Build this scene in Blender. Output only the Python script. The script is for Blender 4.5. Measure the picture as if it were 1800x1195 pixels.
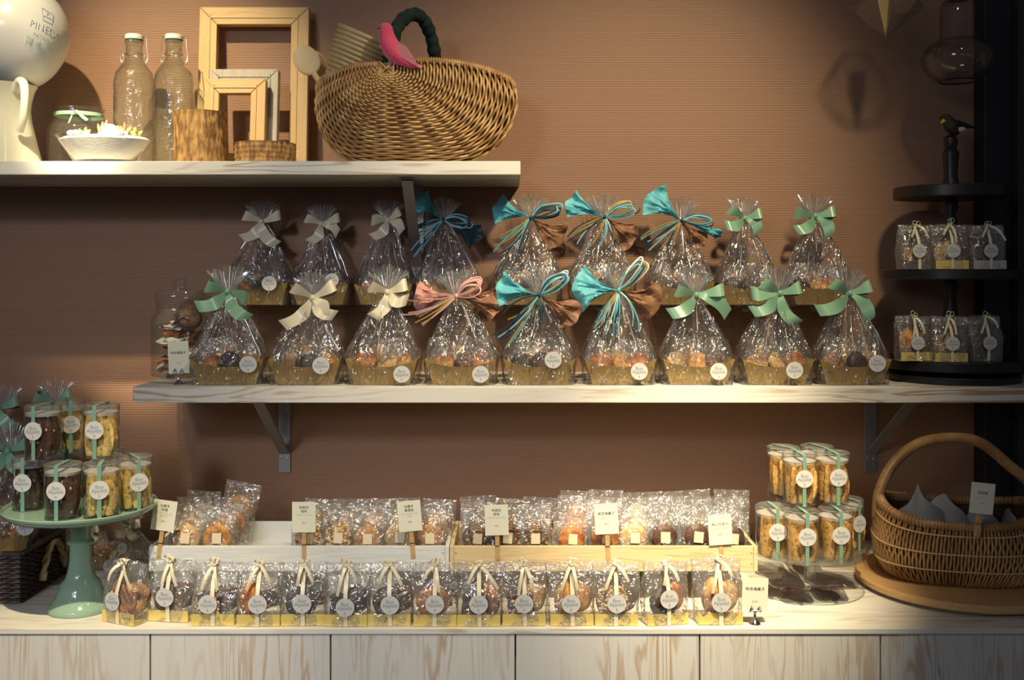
import bpy, bmesh, math, random
from mathutils import Vector, Matrix, Euler, noise
PI = math.pi
random.seed(7)
S = bpy.context.scene
COL = S.collection
for o in list(bpy.data.objects): bpy.data.objects.remove(o)

# ---------------------------------------------------------------- camera
EYE = 1.40; CAMY = -2.09; FPX = 1820.0
cam = bpy.data.cameras.new('camera'); camo = bpy.data.objects.new('camera', cam); COL.objects.link(camo)
camo.location = (0, CAMY, EYE); camo.rotation_euler = (PI/2, 0, 0)
cam.sensor_width = 36; cam.lens = FPX/1800*36
cam.shift_x = 3/1800; cam.shift_y = -127.5/1800
cam.clip_start = .05; cam.clip_end = 50
S.camera = camo
# ---------------------------------------------------------------- world and light
w = bpy.data.worlds.new('world'); S.world = w; w.use_nodes = True
w.node_tree.nodes['Background'].inputs[0].default_value = (.62, .60, .72, 1)
w.node_tree.nodes['Background'].inputs[1].default_value = .060
def spot(loc, tgt, power, size, col=(1, .83, .53), blend=.6, rad=.018):
    l = bpy.data.lights.new('ceiling_or_fill_spot', 'SPOT'); l.energy = power; l.color = col
    l.spot_size = math.radians(size); l.spot_blend = blend; l.shadow_soft_size = rad
    o = bpy.data.objects.new('ceiling_or_fill_spot', l); COL.objects.link(o); o.location = loc
    o.rotation_euler = (Vector(tgt)-Vector(loc)).to_track_quat('-Z', 'Y').to_euler()
    return o
def area(loc, tgt, power, sx, sy, col=(1, 1, 1)):
    l = bpy.data.lights.new('room_light', 'AREA'); l.energy = power; l.color = col
    l.shape = 'RECTANGLE'; l.size = sx; l.size_y = sy
    o = bpy.data.objects.new('room_light', l); COL.objects.link(o); o.location = loc
    o.rotation_euler = (Vector(tgt)-Vector(loc)).to_track_quat('-Z', 'Y').to_euler()
    return o
spot((-.84, -1.20, 2.75), (-.68, -.08, 1.68), 155, 29, (1, .82, .48), blend=1)
spot((-.80, -1.05, 2.72), (-.76, -.17, 1.60), 620, 11.5, blend=1)
spot((.62, -1.15, 2.55), (.16, -.10, 1.36), 104, 55, blend=1, rad=.05)
spot((.42, -1.35, 2.75), (.33, -.36, .93), 400, 20, blend=1)
spot((-.35, -1.45, 2.75), (-.62, -.56, .90), 230, 21, blend=1)
spot((-.05, -1.45, 2.75), (.05, -.30, 1.10), 85, 34, blend=.9)
area((-1.5, -3.4, 2.2), (-.5, 0, 1.0), 10, .8, .6, (.80, .88, 1.0))
spot((-1.0, -3.1, 2.3), (-.42, 0, .95), 62, 44, (.92, .93, 1.0), 1, .12)  # broad fill added behind the camera, not a ceiling fixture
spot((-.55, -3.0, 1.75), (-.15, -.4, .62), 44, 30, (1, .95, .88), 1, .10)  # second added front fill, set low and aimed at the counter fronts
def lamp(x, y, z, p, col=(1, .93, .80)):   # unseen point lights, added to put sparkle on the wrappers
    l = bpy.data.lights.new('sparkle_light', 'POINT'); l.energy = p; l.color = col; l.shadow_soft_size = .014
    o = bpy.data.objects.new('sparkle_light', l); COL.objects.link(o); o.location = (x, y, z)
for x, y, z, p in ((-1.9, -2.4, 2.5, 1.6), (-.7, -3.0, 2.6, 1.6), (.35, -2.6, 2.6, 1.4), (-1.2, -1.9, 2.7, 1.2), (.1, -1.7, 2.75, 1.0), (1.0, -2.2, 2.6, .8)): lamp(x, y, z, p)
lamp(-2.2, -3.6, 1.7, 2.5, (.7, .82, 1.0)); lamp(-.3, -4.4, 1.9, 2.5, (.75, .85, 1.0))
vs = S.view_settings
vs.view_transform = 'Standard'; vs.look = 'None'; vs.gamma = 1; vs.exposure = 0.0; vs.use_curve_mapping = False
S.cycles.transparent_max_bounces = 40; S.cycles.max_bounces = 8; S.cycles.glossy_bounces = 4
S.cycles.diffuse_bounces = 3; S.cycles.transmission_bounces = 8
S.cycles.caustics_reflective = False; S.cycles.caustics_refractive = False
S.cycles.sample_clamp_indirect = 3.0; S.cycles.use_denoising = True

# ---------------------------------------------------------------- pixel <-> place (d = distance from the camera along y)
def PX(px, d): return (px-897)*d/FPX
def PZ(py, d): return EYE-(py-470)*d/FPX
def PY(d): return d+CAMY
def P(px, py, d): return Vector((PX(px, d), PY(d), PZ(py, d)))

# ---------------------------------------------------------------- materials
def newmat(name):
    m = bpy.data.materials.new(name); m.use_nodes = True
    nt = m.node_tree
    return m, nt, nt.nodes, nt.links, nt.nodes['Principled BSDF']
def c4(c): return (c[0], c[1], c[2], 1)
def simple(name, col, rough=.5, metal=0, spec=.5, sheen=0, noise_amt=0, nscale=40, bump=0, bscale=200, col2=None, trans=0, stretch=None):
    m, nt, N, L, b = newmat(name)
    b.inputs['Base Color'].default_value = c4(col); b.inputs['Roughness'].default_value = rough
    b.inputs['Metallic'].default_value = metal; b.inputs['Specular IOR Level'].default_value = spec
    if sheen: b.inputs['Sheen Weight'].default_value = sheen
    if trans: b.inputs['Subsurface Weight'].default_value = trans; b.inputs['Subsurface Radius'].default_value = (.01, .008, .005)
    tc = N.new('ShaderNodeTexCoord')
    if stretch:
        smp = N.new('ShaderNodeMapping'); smp.inputs['Scale'].default_value = stretch; L.new(tc.outputs['Object'], smp.inputs[0])
        class _T: outputs = {'Object': smp.outputs[0]}
        tc = _T
    if col2:
        n = N.new('ShaderNodeTexNoise'); n.inputs['Scale'].default_value = nscale; n.inputs['Detail'].default_value = 6
        L.new(tc.outputs['Object'], n.inputs['Vector'])
        r = N.new('ShaderNodeValToRGB'); r.color_ramp.elements[0].position = .38; r.color_ramp.elements[1].position = .62
        r.color_ramp.elements[0].color = c4(col); r.color_ramp.elements[1].color = c4(col2)
        L.new(n.outputs['Fac'], r.inputs[0]); L.new(r.outputs[0], b.inputs['Base Color'])
    if bump:
        n2 = N.new('ShaderNodeTexNoise'); n2.inputs['Scale'].default_value = bscale; n2.inputs['Detail'].default_value = 4
        L.new(tc.outputs['Object'], n2.inputs['Vector'])
        bp = N.new('ShaderNodeBump'); bp.inputs['Strength'].default_value = bump; bp.inputs['Distance'].default_value = .002
        L.new(n2.outputs['Fac'], bp.inputs['Height']); L.new(bp.outputs[0], b.inputs['Normal'])
    return m
def wood(name, base, grain, axis='X', amount=.5, scale=1.0, rough=.5, soft=.1, dist=1.5):
    """streaky grain running along one axis, fibres plus a few cathedral rings"""
    m, nt, N, L, b = newmat(name)
    tc = N.new('ShaderNodeTexCoord'); mp = N.new('ShaderNodeMapping')
    oi = N.new('ShaderNodeObjectInfo'); add = N.new('ShaderNodeVectorMath'); add.operation = 'ADD'
    sc = N.new('ShaderNodeVectorMath'); sc.operation = 'SCALE'; sc.inputs['Scale'].default_value = 13
    cmb = N.new('ShaderNodeCombineXYZ')
    for k in range(3): L.new(oi.outputs['Random'], cmb.inputs[k])
    L.new(cmb.outputs[0], sc.inputs[0]); L.new(tc.outputs['Object'], add.inputs[0]); L.new(sc.outputs[0], add.inputs[1])
    s = {'X': (2.2, 26, 26), 'Z': (26, 26, 2.2), 'Y': (26, 2.2, 26)}[axis]
    mp.inputs['Scale'].default_value = [v*scale for v in s]
    L.new(add.outputs[0], mp.inputs[0])
    n = N.new('ShaderNodeTexNoise'); n.inputs['Scale'].default_value = 1.0; n.inputs['Detail'].default_value = 3; n.inputs['Distortion'].default_value = .4
    L.new(mp.outputs[0], n.inputs['Vector'])
    # rings: sine of the smooth noise
    mu = N.new('ShaderNodeMath'); mu.operation = 'MULTIPLY'; mu.inputs[1].default_value = 60
    L.new(n.outputs['Fac'], mu.inputs[0])
    si = N.new('ShaderNodeMath'); si.operation = 'SINE'; L.new(mu.outputs[0], si.inputs[0])
    # patches where the paint is worn
    mp2 = N.new('ShaderNodeMapping'); s2 = {'X': (3, 14, 14), 'Z': (14, 14, 3), 'Y': (14, 3, 14)}[axis]
    mp2.inputs['Scale'].default_value = [v*scale for v in s2]; L.new(add.outputs[0], mp2.inputs[0])
    n2 = N.new('ShaderNodeTexNoise'); n2.inputs['Scale'].default_value = 1; n2.inputs['Detail'].default_value = 5
    L.new(mp2.outputs[0], n2.inputs['Vector'])
    r1 = N.new('ShaderNodeMapRange'); r1.inputs['From Min'].default_value = .1; r1.inputs['From Max'].default_value = 1
    L.new(si.outputs[0], r1.inputs['Value'])
    r2 = N.new('ShaderNodeMapRange'); r2.inputs['From Min'].default_value = .5-soft; r2.inputs['From Max'].default_value = .72
    L.new(n2.outputs['Fac'], r2.inputs['Value'])
    m1 = N.new('ShaderNodeMath'); m1.operation = 'MULTIPLY'; L.new(r1.outputs[0], m1.inputs[0]); L.new(r2.outputs[0], m1.inputs[1])
    mp3 = N.new('ShaderNodeMapping'); s3 = {'X': (8, 400, 400), 'Z': (400, 400, 8), 'Y': (400, 8, 400)}[axis]
    mp3.inputs['Scale'].default_value = s3; L.new(add.outputs[0], mp3.inputs[0])
    n3 = N.new('ShaderNodeTexNoise'); n3.inputs['Scale'].default_value = 1; n3.inputs['Detail'].default_value = 2
    L.new(mp3.outputs[0], n3.inputs['Vector'])
    m2 = N.new('ShaderNodeMath'); m2.operation = 'MULTIPLY_ADD'; m2.inputs[1].default_value = .25; m2.inputs[2].default_value = -.08
    L.new(n3.outputs['Fac'], m2.inputs[0])
    ad = N.new('ShaderNodeMath'); ad.operation = 'ADD'; L.new(m1.outputs[0], ad.inputs[0]); L.new(m2.outputs[0], ad.inputs[1])
    am = N.new('ShaderNodeMath'); am.operation = 'MULTIPLY'; am.inputs[1].default_value = amount; am.use_clamp = True
    L.new(ad.outputs[0], am.inputs[0])
    mx = N.new('ShaderNodeMix'); mx.data_type = 'RGBA'
    mx.inputs['A'].default_value = c4(base); mx.inputs['B'].default_value = c4(grain)
    L.new(am.outputs[0], mx.inputs['Factor']); L.new(mx.outputs['Result'], b.inputs['Base Color'])
    b.inputs['Roughness'].default_value = rough
    bp = N.new('ShaderNodeBump'); bp.inputs['Strength'].default_value = .25; bp.inputs['Distance'].default_value = .001; bp.invert = True
    L.new(ad.outputs[0], bp.inputs['Height']); L.new(bp.outputs[0], b.inputs['Normal'])
    return m
def film(name, tint=(1, 1, 1), bump=.5, scale=55, rough=.07, gain=1.5, base=.02, haze=.03, dist=.004, edge=.0, stretch=None, ridges=False):
    """thin clear film or thin glass: transparent + fresnel gloss with crinkles"""
    m, nt, N, L, b = newmat(name)
    N.remove(b); out = N['Material Output']
    tr = N.new('ShaderNodeBsdfTransparent'); tr.inputs[0].default_value = c4(tint)
    gl = N.new('ShaderNodeBsdfGlossy'); gl.inputs['Roughness'].default_value = rough
    fr = N.new('ShaderNodeFresnel'); 
    geo = N.new('ShaderNodeNewGeometry'); ior = N.new('ShaderNodeMapRange'); ior.inputs['To Min'].default_value = 1.45; ior.inputs['To Max'].default_value = 1/1.45
    L.new(geo.outputs['Backfacing'], ior.inputs['Value']); L.new(ior.outputs[0], fr.inputs['IOR'])
    if bump:
        tc = N.new('ShaderNodeTexCoord'); n = N.new('ShaderNodeTexNoise'); n.inputs['Scale'].default_value = scale
        n.inputs['Detail'].default_value = 2.5; n.inputs['Distortion'].default_value = .8
        oi = N.new('ShaderNodeObjectInfo'); cb = N.new('ShaderNodeCombineXYZ')
        for k in range(3): L.new(oi.outputs['Random'], cb.inputs[k])
        mp = N.new('ShaderNodeMapping'); mp.inputs['Scale'].default_value = stretch or (1, 1, 1)
        av = N.new('ShaderNodeVectorMath'); av.operation = 'ADD'; L.new(tc.outputs['Object'], av.inputs[0]); L.new(cb.outputs[0], av.inputs[1])
        L.new(av.outputs[0], mp.inputs[0]); L.new(mp.outputs[0], n.inputs['Vector'])
        h = n.outputs['Fac']
        if ridges:   # sharp creases: folded absolute value of the noise
            a1 = N.new('ShaderNodeMath'); a1.operation = 'SUBTRACT'; a1.inputs[1].default_value = .5; L.new(h, a1.inputs[0])
            a2 = N.new('ShaderNodeMath'); a2.operation = 'ABSOLUTE'; L.new(a1.outputs[0], a2.inputs[0]); h = a2.outputs[0]
        bp = N.new('ShaderNodeBump'); bp.inputs['Strength'].default_value = bump; bp.inputs['Distance'].default_value = dist
        L.new(h, bp.inputs['Height'])
        L.new(bp.outputs[0], gl.inputs['Normal']); L.new(bp.outputs[0], fr.inputs['Normal'])
    mm = N.new('ShaderNodeMath'); mm.operation = 'MULTIPLY_ADD'; mm.inputs[1].default_value = gain; mm.inputs[2].default_value = base; mm.use_clamp = True
    L.new(fr.outputs[0], mm.inputs[0])
    mix = N.new('ShaderNodeMixShader'); L.new(mm.outputs[0], mix.inputs[0]); L.new(tr.outputs[0], mix.inputs[1]); L.new(gl.outputs[0], mix.inputs[2])
    last = mix
    if edge:
        lw = N.new('ShaderNodeLayerWeight'); lw.inputs['Blend'].default_value = .35
        mx = N.new('ShaderNodeMix'); mx.data_type = 'RGBA'; mx.inputs['A'].default_value = c4(tint)
        mx.inputs['B'].default_value = c4([t*(1-edge) for t in tint]); L.new(lw.outputs['Facing'], mx.inputs['Factor'])
        L.new(mx.outputs['Result'], tr.inputs[0])
    if haze:
        df = N.new('ShaderNodeBsdfDiffuse'); df.inputs[0].default_value = (.85, .85, .85, 1)
        mix2 = N.new('ShaderNodeMixShader'); mix2.inputs[0].default_value = haze
        L.new(mix.outputs[0], mix2.inputs[1]); L.new(df.outputs[0], mix2.inputs[2]); last = mix2
    L.new(last.outputs[0], out.inputs[0])
    return m
M = {}
def wallmat():
    m, nt, N, L, b = newmat('wallpaper')
    tc = N.new('ShaderNodeTexCoord')
    n = N.new('ShaderNodeTexNoise'); n.inputs['Scale'].default_value = 2.5; L.new(tc.outputs['Object'], n.inputs['Vector'])
    r = N.new('ShaderNodeValToRGB'); r.color_ramp.elements[0].color = (.305, .166, .100, 1); r.color_ramp.elements[1].color = (.355, .196, .118, 1)
    L.new(n.outputs['Fac'], r.inputs[0]); L.new(r.outputs[0], b.inputs['Base Color'])
    b.inputs['Roughness'].default_value = .62
    wv = N.new('ShaderNodeTexWave'); wv.bands_direction = 'Z'; wv.inputs['Scale'].default_value = 65; wv.inputs['Distortion'].default_value = .6
    wv.inputs['Detail'].default_value = 1.5; wv.inputs['Detail Scale'].default_value = 2
    L.new(tc.outputs['Object'], wv.inputs['Vector'])
    bp = N.new('ShaderNodeBump'); bp.inputs['Strength'].default_value = .22; bp.inputs['Distance'].default_value = .0012
    L.new(wv.outputs['Fac'], bp.inputs['Height']); L.new(bp.outputs[0], b.inputs['Normal'])
    return m
M['wall'] = wallmat()
M['shelf'] = wood('whitewashed_wood', (.74, .72, .66), (.42, .25, .12), 'X', 1.0, .9, .45)
M['door'] = wood('whitewashed_panel', (.66, .65, .62), (.42, .27, .14), 'Z', .95, 1.0, .5, soft=.12)
M['whitewood'] = wood('white_painted_wood', (.72, .73, .72), (.50, .50, .48), 'X', .35, 1, .45)
M['pine'] = wood('pale_pine', (.72, .56, .32), (.52, .34, .15), 'X', .6, 1.2, .5)
M['frame'] = wood('honey_pine', (.66, .43, .17), (.45, .27, .09), 'X', .6, 1.2, .45)
M['framev'] = wood('honey_pine_upright', (.66, .43, .17), (.45, .27, .09), 'Z', .6, 1.2, .45)
M['greywood'] = wood('grey_weathered_wood', (.50, .45, .38), (.30, .26, .22), 'Z', .7, 1.2, .6)
M['board'] = wood('butcher_block', (.62, .38, .17), (.48, .27, .10), 'X', .6, 1.6, .35)
M['peg'] = simple('peg_wood', (.55, .36, .16), .55, col2=(.48, .30, .13), nscale=90)
M['steel'] = simple('brushed_bracket_steel', (.36, .36, .38), .45, .75)
M['chrome'] = simple('chrome', (.85, .85, .86), .12, 1)
M['black'] = simple('black_painted_wood', (.013, .012, .013), .38)
M['darkpanel'] = simple('blue_black_panel', (.008, .009, .014), .5)
M['darkpanel2'] = simple('grey_black_panel', (.020, .021, .023), .5)
M['cello'] = film('cellophane', bump=1.0, scale=1, rough=.13, gain=2.3, base=.06, haze=.022, dist=.018, stretch=(60, 60, 20), ridges=True)
M['cellofan'] = film('cellophane_gathered', bump=.3, scale=90, rough=.10, gain=2.2, base=.06, haze=.05, dist=.002)
M['crease'] = film('crease_glint', bump=0, rough=.2, gain=2.5, base=.15, haze=.30)  # fold edges; their whitish haze stands in for bright glints
M['pack'] = film('packet_film', bump=1.0, scale=50, rough=.15, gain=2.4, base=.07, haze=.070, dist=.013, ridges=True)
M['glass'] = film('clear_glass', tint=(.985, .99, .98), bump=0, rough=.03, gain=1.5, base=.02, haze=.012, edge=.16)
M['bottle'] = film('bottle_glass', tint=(.93, .98, .92), bump=.6, scale=70, rough=.04, gain=1.8, base=.02, haze=.012, dist=.006, edge=.42)
M['smoke'] = film('smoke_glass', tint=(.90, .89, .88), bump=0, rough=.03, gain=1.4, base=.02, haze=.006, edge=.60)
M['acrylic'] = film('acrylic_sheet', tint=(.98, .985, .98), bump=0, rough=.03, gain=.8, base=.0, haze=0)
M['tub'] = film('tub_plastic', tint=(.99, .99, .98), bump=0, rough=.05, gain=1.3, base=.01, haze=.01, edge=.2)
M['tublid'] = film('tub_lid_plastic', tint=(.97, .97, .95), bump=0, rough=.15, gain=1.4, base=.05, haze=.06)
M['gold'] = simple('gold_card', (.42, .27, .075), .48, .35)
M['goldband'] = simple('gold_band_card', (.86, .66, .20), .42, .30)
M['goldin'] = simple('pale_card_inside', (.62, .52, .30), .6)
M['silvercard'] = simple('silver_card', (.62, .62, .60), .4, .3)
M['paper'] = simple('white_label_paper', (.60, .60, .60), .7)
M['ink'] = simple('grey_ink', (.22, .26, .27), .8)
M['inkblack'] = simple('black_ink', (.03, .03, .03), .8)
M['inkred'] = simple('red_ink', (.75, .16, .10), .8)
M['inkblue'] = simple('blue_ink', (.42, .54, .60), .6)
M['cardpaper'] = simple('cream_card_paper', (.80, .79, .64), .6)
M['cream'] = simple('cream_satin', (.76, .68, .50), .32, sheen=.4)
M['green'] = simple('mint_satin', (.22, .42, .27), .30, sheen=.4)
M['greenthin'] = simple('mint_ribbon', (.18, .34, .27), .35)
M['teal'] = simple('teal_tissue', (.11, .47, .55), .55, bump=.9, bscale=70, col2=(.16, .56, .62), nscale=30)
M['brown'] = simple('brown_tissue', (.30, .15, .075), .5, bump=.8, bscale=60, col2=(.22, .10, .05), nscale=30)
M['navy'] = simple('navy_raffia', (.02, .06, .09), .5)
M['lightblue'] = simple('light_blue_raffia', (.35, .62, .72), .5)
M['ochre'] = simple('ochre_raffia', (.50, .34, .10), .5)
M['whiteraffia'] = simple('white_raffia', (.8, .8, .76), .5)
M['pink'] = simple('pink_tissue', (.62, .27, .24), .55, bump=.5, bscale=60, col2=(.72, .36, .32), nscale=30)
M['pinkbird'] = simple('pink_feathers', (.85, .10, .16), .8, sheen=.6, bump=.6, bscale=300, col2=(.80, .06, .20), nscale=60)
M['pinkwing'] = simple('pale_pink_wing', (.72, .24, .26), .8, sheen=.5, bump=.6, bscale=300)
M['palepink'] = simple('pale_pink_wire', (.75, .45, .45), .5)
M['eye'] = simple('black_bead', (.01, .01, .01), .15)
M['cookie'] = simple('golden_cookie', (.60, .32, .09), .6, col2=(.34, .13, .03), nscale=75, bump=.9, bscale=220)
M['pale'] = simple('pale_cookie', (.68, .46, .20), .6, col2=(.46, .23, .07), nscale=75, bump=.9, bscale=220)
M['orange'] = simple('orange_cake', (.56, .22, .05), .55, col2=(.24, .07, .02), nscale=65, bump=.8, bscale=160)
M['choc'] = simple('chocolate_cake', (.030, .016, .012), .45, col2=(.06, .03, .02), nscale=70, bump=.8, bscale=160)
M['choc2'] = simple('brown_cake', (.10, .045, .022), .5, col2=(.05, .022, .012), nscale=60, bump=.8, bscale=160)
M['nut'] = simple('chopped_nuts', (.55, .33, .12), .6, col2=(.16, .06, .02), nscale=120, bump=1, bscale=160)
M['almond'] = simple('almond_pieces', (.62, .46, .26), .6)
M['biscotti'] = simple('almond_biscotti', (.78, .48, .15), .65, col2=(.62, .31, .07), nscale=110, bump=.9, bscale=200)
M['biscottiy'] = simple('lemon_biscotti', (.80, .60, .22), .65, col2=(.68, .44, .12), nscale=110, bump=.9, bscale=200)
M['biscottid'] = simple('chocolate_biscotti', (.045, .018, .012), .6, col2=(.09, .04, .022), nscale=110, bump=.9, bscale=200)
M['pistachio'] = simple('pistachio_bits', (.22, .24, .07), .6)
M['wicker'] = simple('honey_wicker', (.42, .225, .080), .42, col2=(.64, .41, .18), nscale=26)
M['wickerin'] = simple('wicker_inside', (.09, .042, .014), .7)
M['wicker2'] = simple('willow_wicker', (.29, .145, .05), .38, col2=(.52, .31, .13), nscale=14)
M['wickerlight'] = simple('pale_willow', (.62, .43, .20), .38)
M['darkwicker'] = simple('dark_brown_wicker', (.040, .028, .024), .5, col2=(.075, .055, .045), nscale=60)
M['rope'] = simple('pale_rope', (.50, .38, .20), .7)
M['wool'] = simple('dark_green_wool', (.008, .022, .020), .95, bump=.6, bscale=250, col2=(.014, .034, .030), nscale=60)
M['coil'] = simple('rattan_cane', (.60, .45, .22), .5, col2=(.50, .36, .16), nscale=30)
M['spoon'] = simple('pale_wooden_spoon', (.68, .52, .29), .55)
M['enamel'] = simple('cream_enamel', (.72, .70, .58), .12)
M['greenglass'] = simple('jade_glass', (.27, .41, .31), .10, spec=.6, trans=.0)
M['sand'] = simple('white_sand', (.88, .86, .80), .8, bump=.6, bscale=400)
M['leaf'] = simple('succulent_leaf', (.30, .42, .12), .5, col2=(.42, .48, .16), nscale=60)
M['redleaf'] = simple('reddish_succulent', (.28, .14, .08), .5)
M['bark'] = simple('tree_bark', (.62, .36, .13), .8, col2=(.24, .12, .04), nscale=130, bump=1, bscale=190, stretch=(1, 1, .34))
M['endgrain'] = simple('sawn_end_grain', (.62, .42, .20), .7)
M['tissue'] = simple('white_glassine', (.30, .30, .31), .6, bump=.4, bscale=40)
M['insert'] = film('frosted_lid_insert', bump=0, rough=.3, gain=1, base=.1, haze=.42)
M['inpacket'] = simple('white_packet', (.80, .77, .68), .5, bump=.5, bscale=50)
M['ceramic'] = simple('white_porcelain_cap', (.80, .80, .76), .25)
M['rubber'] = simple('grey_rubber', (.10, .10, .10), .6)
M['wire'] = simple('bail_wire', (.45, .45, .43), .3, .9)
M['birdbody'] = simple('brown_bird_plumage', (.045, .022, .012), .7)
M['birdblack'] = simple('black_plumage', (.01, .01, .012), .5)
M['yellow'] = simple('yellow_beak', (.65, .50, .05), .5)
M['birdwhite'] = simple('white_plumage', (.6, .6, .62), .7)
M['goldpaper'] = simple('brass_foil', (.50, .36, .16), .4, .5)
M['floor'] = simple('grey_brown_floor', (.20, .16, .13), .5)
M['ceil'] = simple('off_white_plaster', (.45, .43, .40), .8)
def balloonmat():
    m = simple('balloon_latex', (.66, .66, .66), .22)
    b = m.node_tree.nodes['Principled BSDF']
    b.inputs['Subsurface Weight'].default_value = .4; b.inputs['Subsurface Radius'].default_value = (.02, .02, .018)
    return m
M['balloon'] = balloonmat()

# ---------------------------------------------------------------- mesh building
class MB:
    def __init__(s): s.v = []; s.f = []; s.m = []
    def add(s, vs, fs, mat=0, T=None):
        k = len(s.v)
        if T is not None: vs = [T @ Vector(p) for p in vs]
        s.v += [tuple(p) for p in vs]; s.f += [tuple(i+k for i in f) for f in fs]; s.m += [mat]*len(fs)
        return s
    def box(s, lo, hi, mat=0, bev=0.0, T=None):
        x0, y0, z0 = lo; x1, y1, z1 = hi
        bm = bmesh.new(); bmesh.ops.create_cube(bm, size=1)
        for v in bm.verts:
            v.co = Vector(((x0+x1)/2+v.co.x*(x1-x0), (y0+y1)/2+v.co.y*(y1-y0), (z0+z1)/2+v.co.z*(z1-z0)))
        if bev: bmesh.ops.bevel(bm, geom=list(bm.edges), offset=bev, segments=2, profile=.5, affect='EDGES')
        bm.verts.index_update()
        s.add([v.co.copy() for v in bm.verts], [[v.index for v in f.verts] for f in bm.faces], mat, T); bm.free()
        return s
    def grid(s, rows, mat=0, closed=False, T=None, cap0=False, cap1=False):
        n = len(rows[0]); vs = [p for r in rows for p in r]; fs = []
        for i in range(len(rows)-1):
            for j in range(n if closed else n-1):
                a = i*n+j; b = i*n+(j+1) % n
                fs.append((a, b, b+n, a+n))
        if cap0: fs.append(tuple(reversed(range(n))))
        if cap1: fs.append(tuple(range((len(rows)-1)*n, len(rows)*n)))
        return s.add(vs, fs, mat, T)
    def lathe(s, prof, n=32, mat=0, T=None, cap0=True, cap1=True, sx=1, sy=1, fn=None):
        rows = []
        for i, (r, z) in enumerate(prof):
            row = []
            for j in range(n):
                a = 2*PI*j/n; rr = r*(fn(a, i, z) if fn else 1)
                row.append(Vector((rr*math.cos(a)*sx, rr*math.sin(a)*sy, z)))
            rows.append(row)
        return s.grid(rows, mat, True, T, cap0, cap1)
    def tube(s, path, r, n=6, mat=0, closed=False, T=None, flat=None):
        path = [Vector(p) for p in path]; rows = []; m = len(path)
        up = None
        for i, p in enumerate(path):
            if closed: t = path[(i+1) % m]-path[i-1]
            else: t = path[min(i+1, m-1)]-path[max(i-1, 0)]
            if t.length < 1e-9: t = Vector((0, 0, 1))
            t.normalize()
            if up is None:
                up = t.orthogonal().normalized()
            up = (up-t*up.dot(t))
            if up.length < 1e-6: up = t.orthogonal()
            up.normalize(); sd = t.cross(up)
            rr = r(i/(m-1) if m > 1 else 0) if callable(r) else r
            rows.append([p+(up*math.cos(2*PI*j/n)+sd*math.sin(2*PI*j/n))*rr for j in range(n)])
        if closed: rows.append(rows[0])
        return s.grid(rows, mat, True, T, not closed, not closed)
    def ell(s, c, r, n=16, mat=0, T=None, R=None):
        rows = []; k = max(6, n//2)
        for i in range(k+1):
            a = PI*i/k; rr = max(1e-4, math.sin(a)); row = []
            for j in range(n):
                b = 2*PI*j/n
                p = Vector((r[0]*rr*math.cos(b), r[1]*rr*math.sin(b), -r[2]*math.cos(a)))
                if R is not None: p = R @ p
                row.append(p+Vector(c))
            rows.append(row)
        return s.grid(rows, mat, True, T)
    def strip(s, path, wid, mat=0, T=None, thick=.0005):
        """ribbon: path points + width vectors, doubled for thickness"""
        a = []; m = len(path)
        for i in range(m):
            p = Vector(path[i]); w_ = Vector(wid[i]); t = Vector(path[min(i+1, m-1)])-Vector(path[max(i-1, 0)])
            nn = t.cross(w_)
            nn = nn.normalized()*thick if nn.length > 1e-9 else Vector((0, -thick, 0))
            a.append([p-w_-nn, p+w_-nn, p+w_+nn, p-w_+nn])
        return s.grid(a, mat, True, T, True, True)
    def build(s, name, mats, parent=None, smooth=True, loc=None, angle=40, mesh_only=False):
        me = bpy.data.meshes.new(name); me.from_pydata(s.v, [], s.f)
        if not isinstance(mats, (list, tuple)): mats = [mats]
        for mm in mats: me.materials.append(M[mm] if isinstance(mm, str) else mm)
        me.polygons.foreach_set('material_index', s.m)
        if smooth:
            me.polygons.foreach_set('use_smooth', [True]*len(me.polygons))
            me.update(); me.set_sharp_from_angle(angle=math.radians(angle))
        me.update()
        if mesh_only: return me
        return link(name, me, parent, loc)
def link(name, me, parent=None, loc=None, rot=None, scale=None):
    o = bpy.data.objects.new(name, me); COL.objects.link(o)
    if parent: o.parent = parent
    if loc is not None: o.location = loc
    if rot is not None: o.rotation_euler = rot
    if scale is not None: o.scale = scale
    return o
def tag(o, label=None, cat=None, group=None, kind=None):
    if label: o['label'] = label
    if cat: o['category'] = cat
    if group: o['group'] = group
    if kind: o['kind'] = kind
    return o
def thing(name, label, cat, loc=(0, 0, 0), rotz=0, group=None):
    o = bpy.data.objects.new(name, None); COL.objects.link(o); o.empty_display_size = .02
    o.location = loc; o.rotation_euler = (0, 0, rotz); tag(o, label, cat, group)
    return o
def struct(name, mb, mats, smooth=False):
    o = mb.build(name, mats, None, smooth); o['kind'] = 'structure'; return o
def rotm(rx=0, ry=0, rz=0): return Euler((rx, ry, rz)).to_matrix().to_4x4()
def TR(loc, rx=0, ry=0, rz=0, sc=1): return Matrix.Translation(loc) @ rotm(rx, ry, rz) @ Matrix.Scale(sc, 4)
def nz(x, y, z=0, s=1.0): return noise.noise(Vector((x*s, y*s, z*s)))
def interp(pts, x):
    if x <= pts[0][0]: return pts[0][1]
    for (a, b), (c, d) in zip(pts, pts[1:]):
        if x <= c: return b+(d-b)*(x-a)/(c-a)
    return pts[-1][1]
def smooth_path(pts, n=24):
    """Catmull-Rom through the points"""
    pts = [Vector(p) for p in pts]; q = [2*pts[0]-pts[1]]+pts+[2*pts[-1]-pts[-2]]; out = []
    seg = len(pts)-1
    for i in range(n+1):
        t = i/n*seg; k = min(int(t), seg-1); u = t-k
        p0, p1, p2, p3 = q[k:k+4]
        out.append(.5*((2*p1)+(p2-p0)*u+(2*p0-5*p1+4*p2-p3)*u*u+(3*p1-p0-3*p2+p3)*u**3))
    return out
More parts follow.
